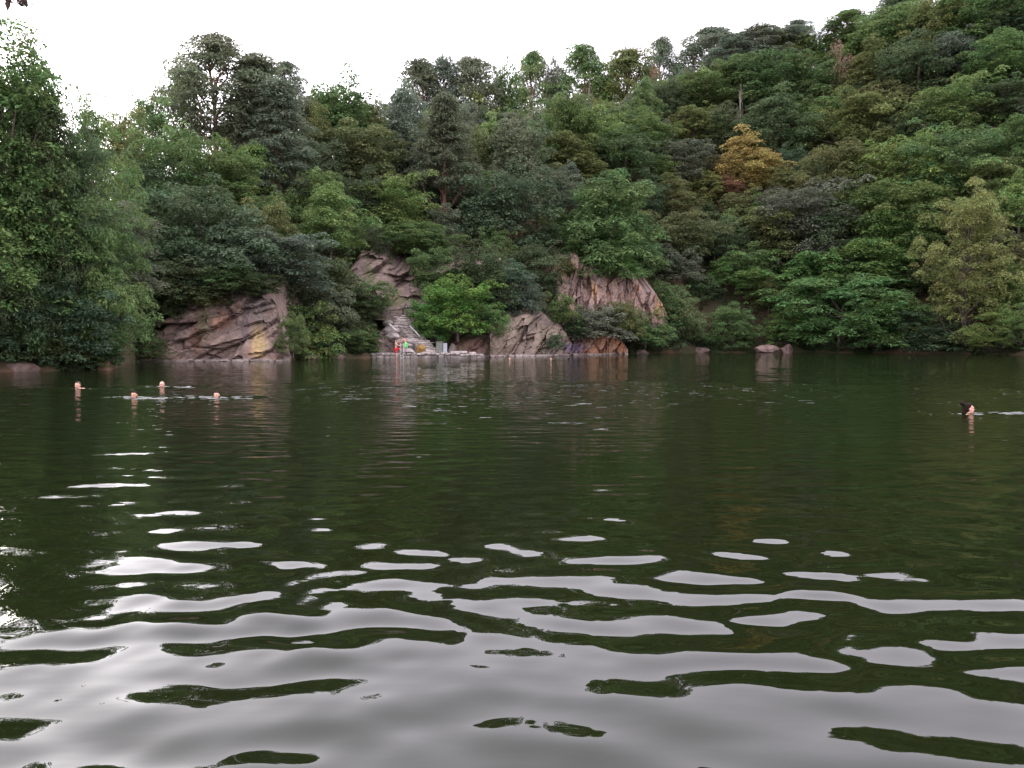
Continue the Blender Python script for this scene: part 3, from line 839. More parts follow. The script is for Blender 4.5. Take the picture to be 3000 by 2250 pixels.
for it in range(6000):
    th = rng.uniform(rad(-34.5), rad(36.5)); u = 512 + F * math.tan(th)
    S = float(np.interp(th, TH, SS)); s = rng.uniform(4, S + 6)
    R = float(np.interp(th, TH, RR)) + s
    x, y = R * math.sin(th), R * math.cos(th)
    if s < 12 and (330 < u < 420 or 540 < u < 670): continue
    if s < 8 and 380 < u < 560: continue
    dmin = 4.6 if u > 200 else 5.5
    if any((x - a) ** 2 + (y - b) ** 2 < dmin * dmin for a, b in placed): continue
    placed.append((x, y)); FILL.append((x, y, s, u))
    if len(FILL) >= 120: break
AREA = [(0, 135, 'left bank'), (135, 330, 'slope above the left rock face'), (330, 560, 'slope above the stone stairs'), (560, 720, 'slope left of the yellow autumn tree'), (720, 1100, 'right hillside')]
for i, (x, y, s, u) in enumerate(FILL):
    z = float(terrain(np.float64(x), np.float64(y)))
    S = float(np.interp(math.atan2(x, y), TH, SS))
    H = rng.uniform(5.5, 8.0) * (0.75 if s > S - 14 else 1)
    col = ['mg', 'dg', 'og', 'gg', 'bg', 'mg', 'lg'][rng.randint(7)]
    cn = {'mg': 'mid green', 'dg': 'dark green', 'og': 'olive', 'gg': 'grey green', 'bg': 'blue green', 'lg': 'light green'}[col]
    area = [a for a in AREA if a[0] <= max(0, min(1099, u)) < a[1]][0][2]
    hi = 'upper' if s > S * .6 else ('middle' if s > S * .3 else 'lower')
    plant('B' if rng.rand() < .55 else 'L', Vector((x, y, z - .1)), H, H * rng.uniform(.75, 1.0), col,
          '%s tree half hidden among bigger trees, %s %s' % (cn, hi, area), 'tree', 'understorey_tree', 'half hidden trees, %s %s, %s' % (cn, hi, area))

# the tree beside the photographer whose twig hangs into the top left corner
rng2 = np.random.RandomState(77)
e = empty('overhanging_tree', (-9.2, 5.5, float(terrain(np.float64(-9.2), np.float64(5.5))) + .2))
tag(e, 'tree outside the left edge with one reddish twig hanging into the top left corner', 'tree')
tipw = at(6, -6, 9.5) - e.location
acc = MeshAcc()
acc.add(*tube_np(np.array([[0, 0, -1.2], [.05, .1, 2.5], [.2, .5, 5.2], [.3, .7, 8]]), [.2, .16, .13, .07], 9))
acc.add(*tube_np(np.array([[.2, .5, 5.2], [tipw.x * .5, tipw.y * .5, 6.7], [tipw.x * .85, tipw.y * .85, tipw.z + .35], [tipw.x, tipw.y, tipw.z + .1]]), [.07, .05, .025, .01], 6))
link('trunk', acc.build('trunk'), M_BARK, e)
parts = []
for f in np.linspace(.86, 1.03, 7):
    c = np.array([tipw.x * f, tipw.y * f, tipw.z + .22 - .1 * (f > .98) + rng2.normal(0, .03)])
    parts.append(clump(rng2, c, .20, .6, 55, .13, .3, .5, low=.8, asp=.4))
for i in range(26):
    d = rdirs(rng2, 1)[0]; c = np.array([.3, .7, 8.2]) + d * np.array([2.2, 2.2, 1.5]) * rng2.uniform(.5, 1)
    parts.append(clump(rng2, c, .7, .6, 220, .16, .5, .3, asp=.45))
c = link('crown', leaves_mesh('crown', parts), None, e); c.color = (.085, .055, .05, 1)

# ------------------------------------------------------------------ undergrowth between the trees
rng = np.random.RandomState(9)
n = 225000
th = rng.uniform(rad(-40), rad(42), n)
S = np.interp(th, TH, SS); s = 0.25 + rng.uniform(0, 1, n) ** 1.7 * (S + 4)
R = np.interp(th, TH, RR) + s
x, y = R * np.sin(th), R * np.cos(th)
patch = np.sin(x * .9 + 2 * np.sin(y * .31)) * np.sin(y * .83 + 1.4 * np.sin(x * .37))
keep = (patch > -0.55) | (s < 3)
x, y, s = x[keep], y[keep], s[keep]; n = len(x)
z = terrain(x, y) + rng.uniform(0.0, 1.0, n) ** 1.3 * 1.1 * (0.4 + 0.6 * (np.sin(x * 1.7) * np.sin(y * 1.5) * .5 + .5))
C = np.stack([x, y, z], -1)
N = np.stack([rng.normal(0, .45, n), -0.35 + rng.normal(0, .45, n), 0.8 + rng.normal(0, .3, n)], -1)
T = rdirs(rng, n); T[:, 2] -= .4
L = rng.uniform(.2, .45, n)
me = leaves_mesh('undergrowth', [(C, N, T, L, L * .5, rng.uniform(.7, 1.3, n) * (1 + .25 * np.sin(x * .5) * np.sin(y * .6)), .5 + .02 * np.sin(x * .31 + 1) * np.sin(y * .4) + rng.normal(0, .012, n))])
o = link('undergrowth', me, None); o.color = (.055, .078, .036, 1)
tag(o, kind='stuff')

# ------------------------------------------------------------------ rock faces
def facets(P, seed, dip, elong, thick, n, amp, tilt):
    """joint blocks: every point takes the offset and the tilt of its nearest cell; dip in the (x, z) plane"""
    rng = np.random.RandomState(seed)
    ca, sa = math.cos(dip), math.sin(dip)
    Q = np.stack([(P[:, 0] * ca + P[:, 1] * sa) / elong, (-P[:, 0] * sa + P[:, 1] * ca) / thick], -1)
    lo, hi = Q.min(0) - .5, Q.max(0) + .5
    S = rng.uniform(lo, hi, (n, 2))
    d = ((Q[:, None, :] - S[None]) ** 2).sum(-1)
    k = d.argmin(1)
    dd = np.sort(d, 1)
    edge = np.sqrt(dd[:, 1]) - np.sqrt(dd[:, 0])
    off = rng.normal(0, amp, n)[k] + ((Q - S[k]) * rng.normal(0, tilt, (n, 2))[k]).sum(-1)
    return off - 0.9 * amp * np.exp(-(edge / .045) ** 2), k, edge

def fbm(X, Z, seed, f0=.3, octv=5):
    rng = np.random.RandomState(seed); out = np.zeros_like(X); a = 1.0; f = f0
    for o_ in range(octv):
        for q in range(4):
            an = rng.uniform(0, 6.28); ph = rng.uniform(0, 6.28, 2)
            out += a / 4 * np.sin(2 * math.pi * f * (X * math.cos(an) + Z * math.sin(an)) + ph[0] + 1.3 * np.sin(2 * math.pi * f * .6 * (X * math.sin(an) - Z * math.cos(an)) + ph[1]))
        a *= .55; f *= 2.1
    return out

def cliff(name, spec, label, seed, dip, elong, thick, ncell, amp, colfun, res=.095, back=9.0, rise=.25, tilt=.42, ledge=True, fine=.07, step=0.0):
    """spec columns: (u, y bottom, y top, depth bottom, depth top) of the 1024 frame"""
    spec = np.array(spec, float)
    wid = (spec[-1, 0] - spec[0, 0]) / F * spec[:, 3].mean()
    nc = max(12, int(wid / res)); us = np.linspace(spec[0, 0], spec[-1, 0], nc)
    yb, yt, Yb, Yt = [np.interp(us, spec[:, 0], spec[:, i]) for i in (1, 2, 3, 4)]
    B = np.array([at(u, y, Y) for u, y, Y in zip(us, yb, Yb)]); Tp = np.array([at(u, y, Y) for u, y, Y in zip(us, yt, Yt)])
    B[:, 2] -= .6
    hmax = (Tp[:, 2] - B[:, 2]).max(); nr = max(8, int(hmax / res))
    t = np.linspace(0, 1, nr)[:, None, None]
    G = B[None] * (1 - t) + Tp[None] * t
    X, Yc, Z = G[..., 0].ravel(), G[..., 1].ravel(), G[..., 2].ravel()
    wx = X + .10 * fbm(X, Z, seed + 3, .35, 2); wz = Z + .10 * fbm(X, Z, seed + 4, .35, 2)
    f1, k1, e1 = facets(np.stack([wx, wz], -1), seed, dip, elong, thick, ncell, amp, tilt)
    f2, k2, e2 = facets(np.stack([wx, wz], -1), seed + 1, dip, elong * .4, thick * .4, ncell * 4, amp * .5, tilt * .6)
    edge_u = np.minimum(np.arange(nc), np.arange(nc)[::-1]) / nc
    D = f1 + f2 + fine * fbm(X, Z, seed + 2, .8, 4)
    D = D.reshape(nr, nc)
    if ledge: D = D + np.where(G[..., 2] < .13, .35, 0)
    curl = 2.0 * (1 - sstep(0, .018, edge_u))[None] ** 2
    top = .6 * (1 - np.clip((1 - t[..., 0]) / .12, 0, 1)) ** 2
    Yn = Yc.reshape(nr, nc) - D + curl + top
    G[..., 1] = Yn
    G[..., 0] += .05 * fbm(X, Z, seed + 6, .6, 3).reshape(nr, nc)
    rows = [G]
    q = np.linspace(0, 1, 8)[1:, None]
    last = G[-1]
    cap = np.stack([np.repeat(last[None, :, 0], 7, 0) , last[None, :, 1] + q * back, last[None, :, 2] + q * back * rise - .0 + .25 * fbm(np.repeat(last[None, :, 0], 7, 0), last[None, :, 1] + q * back, seed + 8, .3, 3) * q], -1)
    rows.append(cap)
    A = np.concatenate(rows, 0)
    me = mesh_np(name, A.reshape(-1, 3), grid_faces(A.shape[0], nc), False)
    Xa, Za, Ya = A[..., 0].ravel(), A[..., 2].ravel(), A[..., 1].ravel()
    kk = np.concatenate([k1, np.tile(k1[-nc:], 7)]); ee = np.concatenate([e1, np.tile(e1[-nc:], 7)])
    col = colfun(Xa, Za, Ya, kk, ee)
    if ledge: col = np.where((Za < .16)[:, None], np.array([[.36, .30, .27]]), col)
    point_col(me, 'rockcol', np.clip(col, 0.01, .9))
    o = link(name, me, M_ROCK)
    tag(o, label, 'rock face', 'bare rock faces above the lake')
    return o

def mixc(a, b, f): return np.array(a)[None] * (1 - f)[:, None] + np.array(b)[None] * f[:, None]
def over(col, b, f): return col * (1 - f)[:, None] + np.array(b)[None] * f[:, None]

def px_patch(X, Y, Z, u, y, ru, ry):
    uu = 512 + F * X / Y; yy = 340 - (Z - CAM_H) / Y * F
    return np.exp(-(((uu - u) / ru) ** 2 + ((yy - y) / ry) ** 2) ** 2)

def col_left(X, Z, Y, k, e):
    n = fbm(X, Z, 21, .35, 5); st = fbm(X * 2.4, Z * .22, 22, .4, 4)
    c = mixc((.345, .25, .205), (.25, .185, .16), sstep(-.4, .5, n))
    c = over(c, (.36, .205, .145), sstep(.25, .8, fbm(X, Z, 23, .25, 3)) * .8)
    c = over(c, (.36, .30, .28), px_patch(X, Y, Z, 262, 305, 14, 22) * .7 * sstep(-.6, .4, n))
    c = over(c, (.15, .115, .13), px_patch(X, Y, Z, 248, 325, 7, 36) * .7 * sstep(-.5, .3, st))
    c = over(c, (.21, .10, .065), px_patch(X, Y, Z, 197, 340, 7, 18) * .6)
    c = over(c, (.55, .41, .19), px_patch(X, Y, Z, 259, 342, 9, 17) * .85 * sstep(-.7, .2, st))
    c = over(c, (.17, .19, .07), px_patch(X, Y, Z, 205, 320, 6, 22) * .5)
    rngc = np.random.RandomState(3).uniform(.8, 1.2, 4000)[k]
    c = c * rngc[:, None]
    c = c * (1 - .0 * e)[:, None]
    return c

def col_rust(X, Z, Y, k, e):
    n = fbm(X * 2.2, Z * .35, 31, .4, 5); n2 = fbm(X, Z, 32, .3, 4)
    c = mixc((.37, .26, .21), (.285, .195, .175), sstep(-.5, .5, n))
    c = over(c, (.40, .23, .14), sstep(.2, .7, n2) * .6)
    c = over(c, (.45, .27, .13), px_patch(X, Y, Z, 562, 268, 9, 12) * .9)
    c = over(c, (.42, .25, .12), px_patch(X, Y, Z, 594, 290, 4, 9) * .8)
    c = over(c, (.44, .27, .13), px_patch(X, Y, Z, 658, 310, 4, 10) * .85)
    c = over(c, (.34, .31, .30), sstep(.45, .8, fbm(X * 2, Z * .4, 33, .5, 4)) * .6)
    return c * np.random.RandomState(4).uniform(.82, 1.18, 4000)[k][:, None]

def col_brown(X, Z, Y, k, e):
    n = fbm(X, Z, 41, .3, 5); st = fbm(X * 2.0, Z * .3, 42, .4, 4)
    c = mixc((.265, .20, .16), (.19, .145, .12), sstep(-.5, .5, n))
    c = over(c, (.30, .235, .18), px_patch(X, Y, Z, 506, 340, 20, 14) * .7)
    c = over(c, (.30, .15, .12), px_patch(X, Y, Z, 472, 346, 18, 10) * .6)
    c = over(c, (.15, .14, .08), sstep(.3, .8, st) * .6)
    return c * np.random.RandomState(5).uniform(.85, 1.15, 4000)[k][:, None]

def col_orange(X, Z, Y, k, e):
    n = fbm(X, Z, 51, .4, 5)
    c = mixc((.38, .23, .16), (.40, .19, .10), sstep(-.4, .5, n))
    c = over(c, (.16, .13, .19), px_patch(X, Y, Z, 573, 348, 14, 8) * .9)
    return c * np.random.RandomState(6).uniform(.8, 1.2, 4000)[k][:, None]

def col_pink(X, Z, Y, k, e):
    n = fbm(X, Z, 61, .35, 5)
    c = mixc((.33, .25, .22), (.25, .185, .165), sstep(-.5, .5, n))
    c = over(c, (.42, .36, .33), sstep(.35, .7, fbm(X, Z, 62, .6, 4)) * .5)
    return c * np.random.RandomState(8).uniform(.85, 1.15, 4000)[k][:, None]

def col_upper(X, Z, Y, k, e):
    n = fbm(X, Z, 71, .35, 5)
    c = mixc((.265, .195, .165), (.20, .15, .13), sstep(-.5, .5, n))
    c = over(c, (.11, .12, .05), sstep(.3, .6, fbm(X, Z, 72, .25, 4)) * .7)
    return c * np.random.RandomState(9).uniform(.85, 1.15, 4000)[k][:, None]

cliff('rock_face', [(136, 361.5, 358, 58, 58.6), (141, 361.3, 349, 58, 58.8), (147, 361.2, 334, 58, 59.2), (167, 361, 320, 58, 59.8), (184, 361, 309, 58.3, 60.5), (207, 360.8, 297, 58.5, 61.3),
        (226, 360.6, 285, 58.5, 62), (245, 360.4, 275, 58.5, 62.5), (265, 360.3, 277, 58.8, 62.5), (276, 360.2, 291, 59, 62), (283, 360.2, 338, 59.4, 60.5), (286, 360.2, 357, 59.8, 60.2)],
      'slanting pink and grey rock face with a pale yellow patch on the left shore', 12, rad(27), 3.2, 1.15, 26, .26, col_left)
cliff('rock_face', [(338, 300, 290, 73, 77), (345, 304, 275, 73, 78), (361, 312, 251, 73.5, 81), (384, 314, 251, 74, 81.5), (393, 316, 267, 74.5, 81), (417, 320, 273, 75.5, 81), (463, 326, 271, 77, 83), (480, 326, 285, 77.5, 82)],
      'brownish upper rocks behind the bright bush above the stone stairs', 23, rad(35), 2.2, 1.0, 34, .22, col_upper, ledge=False, rise=.35)
cliff('rock_face', [(372, 357, 349, 70.5, 72), (380, 357, 331, 70.5, 73.2), (388, 357, 326, 70.8, 74), (396, 356, 327, 71, 74.6), (404, 355, 333, 71.2, 74.4), (414, 355, 341, 71.4, 73.6), (424, 355, 349, 71.6, 72.8), (431, 355, 352, 71.8, 72.4)],
      'smooth pink rock slab beside the stairs behind the two bathers', 36, rad(-28), 2.6, 1.3, 14, .14, col_pink, ledge=False, back=5, rise=.2)
cliff('rock_face', [(448, 356.2, 347, 72.5, 73.5), (470, 356, 339, 73.5, 75), (490, 355.7, 329, 74.3, 76.2), (505, 355.5, 323, 75.5, 77.5), (524, 355.2, 314, 77, 79.5), (542, 354.8, 313, 78.5, 81), (556, 354.3, 320, 80, 82), (566, 354, 332, 81.3, 82.6), (572, 353.7, 345, 82, 82.8)],
      'grey brown rock wall at the water in the middle of the far shore', 45, rad(50), 2.4, 1.0, 30, .2, col_brown)
cliff('rock_face', [(538, 322, 300, 86, 88.5), (546, 323, 284, 86.5, 89.5), (553, 326, 266, 87, 91), (561, 328, 256, 87, 92), (576, 329, 256, 87.5, 92.5), (588, 329, 266, 88, 92.5), (600, 329, 268, 88.5, 93), (616, 328, 271, 89, 93.5), (628, 326, 271, 89.5, 93.5), (638, 325, 281, 90, 93.5),
        (643, 324, 289, 90, 93), (655, 323, 291, 90.5, 93.5), (663, 322, 303, 91, 93), (667, 322, 316, 91.2, 92.4)],
      'tall rusty pink fluted cliff above the middle of the far shore', 57, rad(84), 2.6, .75, 46, .26, col_rust, ledge=False, rise=.3)
cliff('rock_face', [(558, 354.2, 347, 80.2, 81), (575, 354, 343, 82, 83), (590, 353.8, 341, 83.8, 85), (604, 353.6, 337, 85, 86.6), (613, 353.4, 333.5, 86, 88), (621, 353.2, 340, 87, 88.4), (628, 353, 350, 87.8, 88.4)],
      'orange brown rock wedge with a purple base at the waterline', 68, rad(58), 1.8, .55, 22, .2, col_orange, back=6)
cliff('rock_face', [(466, 297, 284, 81, 84), (474, 297, 268, 81, 85), (486, 298, 259, 81.5, 86), (500, 300, 262, 82, 86), (512, 302, 276, 82.5, 85.5)],
      'small pinkish rock patch above the bright bush left of the rusty cliff', 74, rad(20), 1.8, .8, 14, .2, col_pink, ledge=False, rise=.35)

def boulder(name, c, size, seed, col, label, cat='boulder', group=None, point=0.0):
    bm = bmesh.new(); bmesh.ops.create_icosphere(bm, subdivisions=4, radius=1)
    rng = np.random.RandomState(seed); pl = unit(rng.normal(size=(14, 3))); dist = rng.uniform(.55, .95, 14)
    for v in bm.verts:
        p = np.array(v.co)
        h = pl @ p
        sc = min(1.0, float(np.min(np.where(h > .05, dist / np.maximum(h, .05), 9))))
        p = p * sc
        p[2] *= 1 + point * max(0, 1 - abs(p[0] - .3) * 1.6)
        p = p * np.array(size) / 2
        nn = noise.noise(Vector(p * 1.7) + Vector((seed, 0, 0))) * .06 * size[2]
        v.co = Vector(p) + v.normal * nn
    o = bm_obj(name, bm, M_ROCK)
    o.location = c
    P = np.array([v.co[:] for v in o.data.vertices])
    n = fbm(P[:, 0], P[:, 2], seed, .8, 4)
    point_col(o.data, 'rockcol', mixc(col, np.array(col) * .72, sstep(-.5, .5, n)))
    tag(o, label, cat, group)
    return o
def onshore(u, y, Y): return at(u, y, Y)
p = at(767, 352, 97); boulder('boulder', (p.x, p.y, .35), (3.3, 2.0, 1.35), 3, (.27, .19, .165), 'rounded pinkish boulder at the water below the bright sumac', group='boulders at the right waterline')
p = at(786, 352, 97); boulder('boulder', (p.x, p.y, .3), (1.9, 1.4, 1.25), 5, (.25, .165, .15), 'pointed dark pink boulder right of the rounded one below the sumac', group='boulders at the right waterline', point=.6)
for i, (u, Y, w, h, lab) in enumerate([(700, 99, 3.0, .7, 'flat reddish stone at the waterline left of the pinkish boulders'), (640, 92, 2.6, .5, 'low stone at the waterline right of the orange rock wedge'),
        (675, 97, 2.2, .6, 'small low stone at the waterline below the narrow sumac'), (310, 63.2, 2.6, .5, 'low stone at the waterline right of the slanting rock face'), (336, 65.5, 2.2, .45, 'low stone at the waterline below the round bush left of the stairs'),
        (20, 39.6, 2.2, .45, 'brown stone at the waterline under the left edge bushes')]):
    p = at(u, 340, Y); boulder('shore_stone', (p.x, p.y, .1), (w, 1.6, h * 2), 20 + i, (.24, .17, .145), lab, 'stone', 'low stones along the waterline')

# ------------------------------------------------------------------ jetty, stairs and what stands there
M_STONE = simple_mat('pale_stone', (.36, .315, .29), .9, .45, 2.2, bump=.6)
M_STONE2 = simple_mat('dark_stone', (.20, .165, .15), .9, .4, 3.0, bump=.6)
M_STEP = simple_mat('worn_step_stone', (.47, .41, .385), .9, .45, 2.5, bump=.6)
M_FACE = simple_mat('jetty_face_stone', (.24, .205, .185), .9, .5, 1.6, bump=.8)
M_CONC = simple_mat('concrete', (.17, .175, .15), .9, .3, 4.0, bump=.3)
M_BOARD = simple_mat('pale_board', (.36, .375, .41), .7, .12, 3.0)
M_STEEL = simple_mat('steel', (.55, .55, .55), .35, .1, 3.0, spec=.5, metal=.7)
M_GREENSTEEL = simple_mat('green_paint', (.06, .13, .09), .6, .2, 3.0)
M_POLE = simple_mat('pale_pole', (.62, .58, .55), .7, .15, 3.0)
rj = random.Random(4)
A0 = Vector((-13.8, 68.3, 0)); A1 = Vector((-2.6, 71.2, 0))
def jet(t, back=0.0, z=0.0):
    d = (A1 - A0); nrm = Vector((-d.y, d.x, 0)).normalized()
    p = A0 + d * t + nrm * back
    return Vector((p.x, p.y, z))
jrot = math.atan2(A1.y - A0.y, A1.x - A0.x)
J = empty('stone_jetty', jet(.5)); tag(J, 'low pale stone bathing jetty at the foot of the stairs', 'jetty')
def place_in(o, root):
    o.parent = root; o.matrix_parent_inverse = Matrix.Translation(-root.location)
bm = bmesh.new()
n = 26
for i in range(n):       # the top course, uneven slabs
    t = (i + .5) / n; w = 10.9 / n
    add_box(bm, jet(t, .9 + rj.uniform(-.06, .06), .34 + rj.uniform(-.03, .03) - (.1 if t > .82 else 0)), (w * rj.uniform(.9, .99), 1.9, .17), Matrix.Rotation(jrot + rj.uniform(-.02, .02), 3, 'Z'), .03, .02, rj)
o = bm_obj('top_slabs', bm, M_STONE); place_in(o, J)
bm = bmesh.new()
for i in range(19):      # rough face towards the water
    t = (i + .5) / 19
    add_box(bm, jet(t, .45 + rj.uniform(-.1, .1), .06 + rj.uniform(-.04, .04)), (10.9 / 19 * rj.uniform(.8, 1.5), .8, .34 + rj.uniform(-.1, .06)), Matrix.Rotation(jrot + rj.uniform(-.1, .1), 3, 'Z'), .05, .03, rj)
o = bm_obj('face_stones', bm, M_FACE); place_in(o, J)
bm = bmesh.new()
add_box(bm, jet(.5, 1.4, .0), (10.6, 2.4, .5), Matrix.Rotation(jrot, 3, 'Z'))
o = bm_obj('core', bm, M_STONE2); place_in(o, J)

# stairs
S0 = Vector((-7.35, 71.0, .42)); S1 = Vector((-11.6, 76.4, 4.35))
NS = 22
ST = empty('stone_stairs', S0); tag(ST, 'rough pale stone stairs climbing left from the jetty beside the bright bush', 'stairs')
sd2 = (S1 - S0); srot = math.atan2(sd2.y, sd2.x)
sn0 = Vector((-sd2.y, sd2.x, 0)).normalized()
for i in range(NS):
    t = i / (NS - 1); p = S0 + sd2 * t
    bm = bmesh.new()
    w = 1.75 + rj.uniform(-.45, .35)
    add_box(bm, Vector((p.x, p.y, p.z - .02)) + sn0 * rj.uniform(-.18, .25), (.50 + rj.uniform(-.1, .14), w * .62, .11 + rj.uniform(-.02, .04)), Matrix.Rotation(srot + rj.uniform(-.2, .2), 3, 'Z') @ Matrix.Rotation(rj.uniform(-.07, .07), 3, 'X'), .03, .045, rj)
    add_box(bm, Vector((p.x, p.y, p.z - .04)) + sn0 * rj.choice((-1, 1)) * w * .36, (.46 + rj.uniform(-.1, .2), w * .45, .10), Matrix.Rotation(srot + rj.uniform(-.3, .3), 3, 'Z') @ Matrix.Rotation(rj.uniform(-.1, .1), 3, 'X'), .03, .05, rj)
    o = bm_obj('tread', bm, M_STEP); place_in(o, ST)
bm = bmesh.new()
for i in range(NS):
    t = i / (NS - 1); p = S0 + sd2 * t
    add_box(bm, Vector((p.x, p.y, p.z - .55)), (.42, 1.8, .96), Matrix.Rotation(srot, 3, 'Z'), .03, .03, rj)
o = bm_obj('riser_stones', bm, M_STONE); place_in(o, ST)
# rubble beside the stairs: each stone is its own thing
sn = Vector((-sd2.y, sd2.x, 0)).normalized()
labs = ['big pale rubble block on the water side of the stairs, near the top', 'flat pale rubble stone half way down the stairs', 'angular rubble stone below the half way slab', 'pale rubble stone next to the bathers rock slab',
        'small rubble stone low beside the stairs', 'rubble stone leaning on the lowest steps', 'long rubble slab in the upper third of the stairs', 'rubble stone under the long slab']
for i, lab in enumerate(labs):
    t = [.78, .55, .45, .33, .22, .10, .66, .58][i]
    p = S0 + sd2 * t + sn * (1.45 + .5 * (i % 3) * .7); 
    boulder('rubble_stone', (p.x, p.y - .5, p.z - .25), (1.4 + .5 * (i % 2), .8, .65), 60 + i, (.46, .40, .375), lab, 'stone', 'rubble stones beside the stairs')
p = Vector((at(421, 350, 70.7).x, 70.9, .72)); boulder('ochre_stone', p, (.95, .6, 1.1), 91, (.44, .27, .09), 'ochre yellow stone at the foot of the stairs behind the jetty', 'stone')
for i, (a, b, lab) in enumerate([((-11.45, 72.3, 3.1), (-10.75, 71.9, 2.45), 'short pale pole lying on the pink rock slab'), ((-9.6, 72.9, 2.9), (-8.55, 71.9, 1.9), 'long pale pole lying down the slope beside the stairs')]):
    acc = MeshAcc(); acc.add(*tube_np(np.array([a, (np.array(a) + np.array(b)) / 2 + np.array([0, 0, .03]), b]), [.055, .06, .055], 8))
    o = link('pole', acc.build('pole'), M_POLE); tag(o, lab, 'pole')
# handrail
HR = empty('handrail', S0 - sn * 1.15); tag(HR, 'thin green handrail along the right side of the stone stairs', 'handrail')
for t in (.12, .52, .92):
    p = S0 + sd2 * t - sn * 1.15
    acc = MeshAcc(); acc.add(*tube_np(np.array([[p.x, p.y, p.z - .6], [p.x, p.y, p.z + .3], [p.x, p.y, p.z + 1.0]]), [.03, .03, .03], 6))
    o = link('post', acc.build('post'), M_GREENSTEEL); place_in(o, HR)
a = S0 + sd2 * .04 - sn * 1.15; b = S0 + sd2 * 1.02 - sn * 1.15
acc = MeshAcc(); acc.add(*tube_np(np.array([[a.x, a.y, a.z + .95], [(a.x + b.x) / 2, (a.y + b.y) / 2, (a.z + b.z) / 2 + .9], [b.x, b.y, b.z + 1.0]]), [.028, .028, .028], 6))
o = link('rail', acc.build('rail'), M_GREENSTEEL); place_in(o, HR)
# concrete block and the board beside it
px = at(439, 350, 70.9)
bm = bmesh.new(); add_box(bm, (0, 0, .5), (.62, .5, 1.0), Matrix.Rotation(.1, 3, 'Z'), .03, .01, rj)
add_box(bm, (0, 0, 1.03), (.68, .56, .06), Matrix.Rotation(.1, 3, 'Z'), .015)
o = bm_obj('concrete_block', bm, M_CONC); o.location = (px.x, 71.3, .40); tag(o, 'mossy grey concrete block on the jetty right of the stairs', 'block')
px = at(445, 350, 70.9)
bm = bmesh.new(); add_box(bm, (0, 0, .47), (.36, .06, .9), Matrix.Rotation(-.06, 3, 'X'), .012)
o = bm_obj('panel', bm, M_BOARD); 
PB = empty('notice_board', (px.x, 71.1, .40)); tag(PB, 'blank pale blue grey board standing right of the concrete block', 'board'); o.parent = PB
bm = bmesh.new(); add_box(bm, (-.02, -.06, .05), (.5, .3, .1), None, .015); o = bm_obj('foot', bm, M_STONE); o.parent = PB
px = at(451, 350, 71.2)
boulder('jetty_stone', (px.x, 71.7, .75), (.75, .6, 1.1), 95, (.26, .22, .19), 'upright grey brown stone right of the pale blue grey board', 'stone')
for i, u in enumerate((455, 463, 472)):
    px = at(u, 350, 71.5); bm = bmesh.new(); add_box(bm, (0, 0, .09), (.85 - .1 * i, .5, .2), Matrix.Rotation(jrot, 3, 'Z'), .03, .02, rj)
    o = bm_obj('kerb_stone', bm, M_STONE); o.location = (px.x, 70.9 + i * .25, .40 - (.08 if i == 2 else 0)); tag(o, ['pale kerb stone nearest the blue grey board', 'pale kerb stone in the middle of the jetty end', 'pale kerb stone at the right end of the jetty'][i], 'stone', 'kerb stones on the jetty end')
# bathing ladder
lx = at(400.8, 356, 68.9).x
LD = empty('bathing_ladder', (lx, 68.8, 0)); tag(LD, 'thin steel bathing ladder on the jetty in front of the two bathers', 'ladder')
for dx in (0, .24):
    acc = MeshAcc(); acc.add(*tube_np(np.array([[dx, .0, -.9], [dx, 0, .45], [dx, .03, 1.10], [dx, .12, 1.28], [dx, .32, 1.28], [dx, .42, 1.15], [dx, .44, .42]]), [.022] * 7, 8))
    link('side_rail', acc.build('side_rail'), M_STEEL, LD)
for z in (-.6, -.3, 0.02, .26):
    acc = MeshAcc(); acc.add(*tube_np(np.array([[0, 0, z], [.12, 0, z], [.24, 0, z]]), [.018] * 3, 6)); link('rung', acc.build('rung'), M_STEEL, LD)

# ------------------------------------------------------------------ people
def skin_mat():
    m, n, b = new_mat('skin')
    a = n.nodes.new('ShaderNodeAttribute'); a.attribute_name = 'skincol'
    n.links.new(a.outputs['Color'], b.inputs['Base Color'])
    b.inputs['Roughness'].default_value = .5; b.inputs['Specular IOR Level'].default_value = .35
    b.inputs['Subsurface Weight'].default_value = .12; b.inputs['Subsurface Radius'].default_value = (.03, .012, .006)
    return m
M_SKIN = skin_mat()
def cloth(name, col): return simple_mat(name, col, .8, .12, 20)
M_HAIR_D = simple_mat('dark_hair', (.014, .009, .007), .8, .3, 40, spec=.1); M_HAIR_B = simple_mat('brown_hair', (.085, .05, .03), .6, .3, 40); M_HAIR_S = simple_mat('sandy_hair', (.16, .10, .06), .6, .3, 40)

def prim_mesh(bm, kind, a, b=None, r1=.05, r2=None, rot=None):
    a = Vector(a)
    if kind == 'e':           # ellipsoid: centre a, radii b
        m = Matrix.Translation(a) @ (rot.to_4x4() if rot is not None else Matrix.Identity(4)) @ Matrix.Diagonal((b[0], b[1], b[2], 1))
        bmesh.ops.create_icosphere(bm, subdivisions=3, radius=1, matrix=m)
    else:                     # tapered limb from a to b with rounded ends
        b = Vector(b); r2 = r1 if r2 is None else r2
        d = b - a; L = d.length
        q = Vector((0, 0, 1)).rotation_difference(d.normalized()).to_matrix().to_4x4()
        bmesh.ops.create_cone(bm, cap_ends=True, segments=14, radius1=r1, radius2=r2, depth=L, matrix=Matrix.Translation((a + b) / 2) @ q)
        bmesh.ops.create_icosphere(bm, subdivisions=2, radius=r1, matrix=Matrix.Translation(a))
        bmesh.ops.create_icosphere(bm, subdivisions=2, radius=r2, matrix=Matrix.Translation(b))

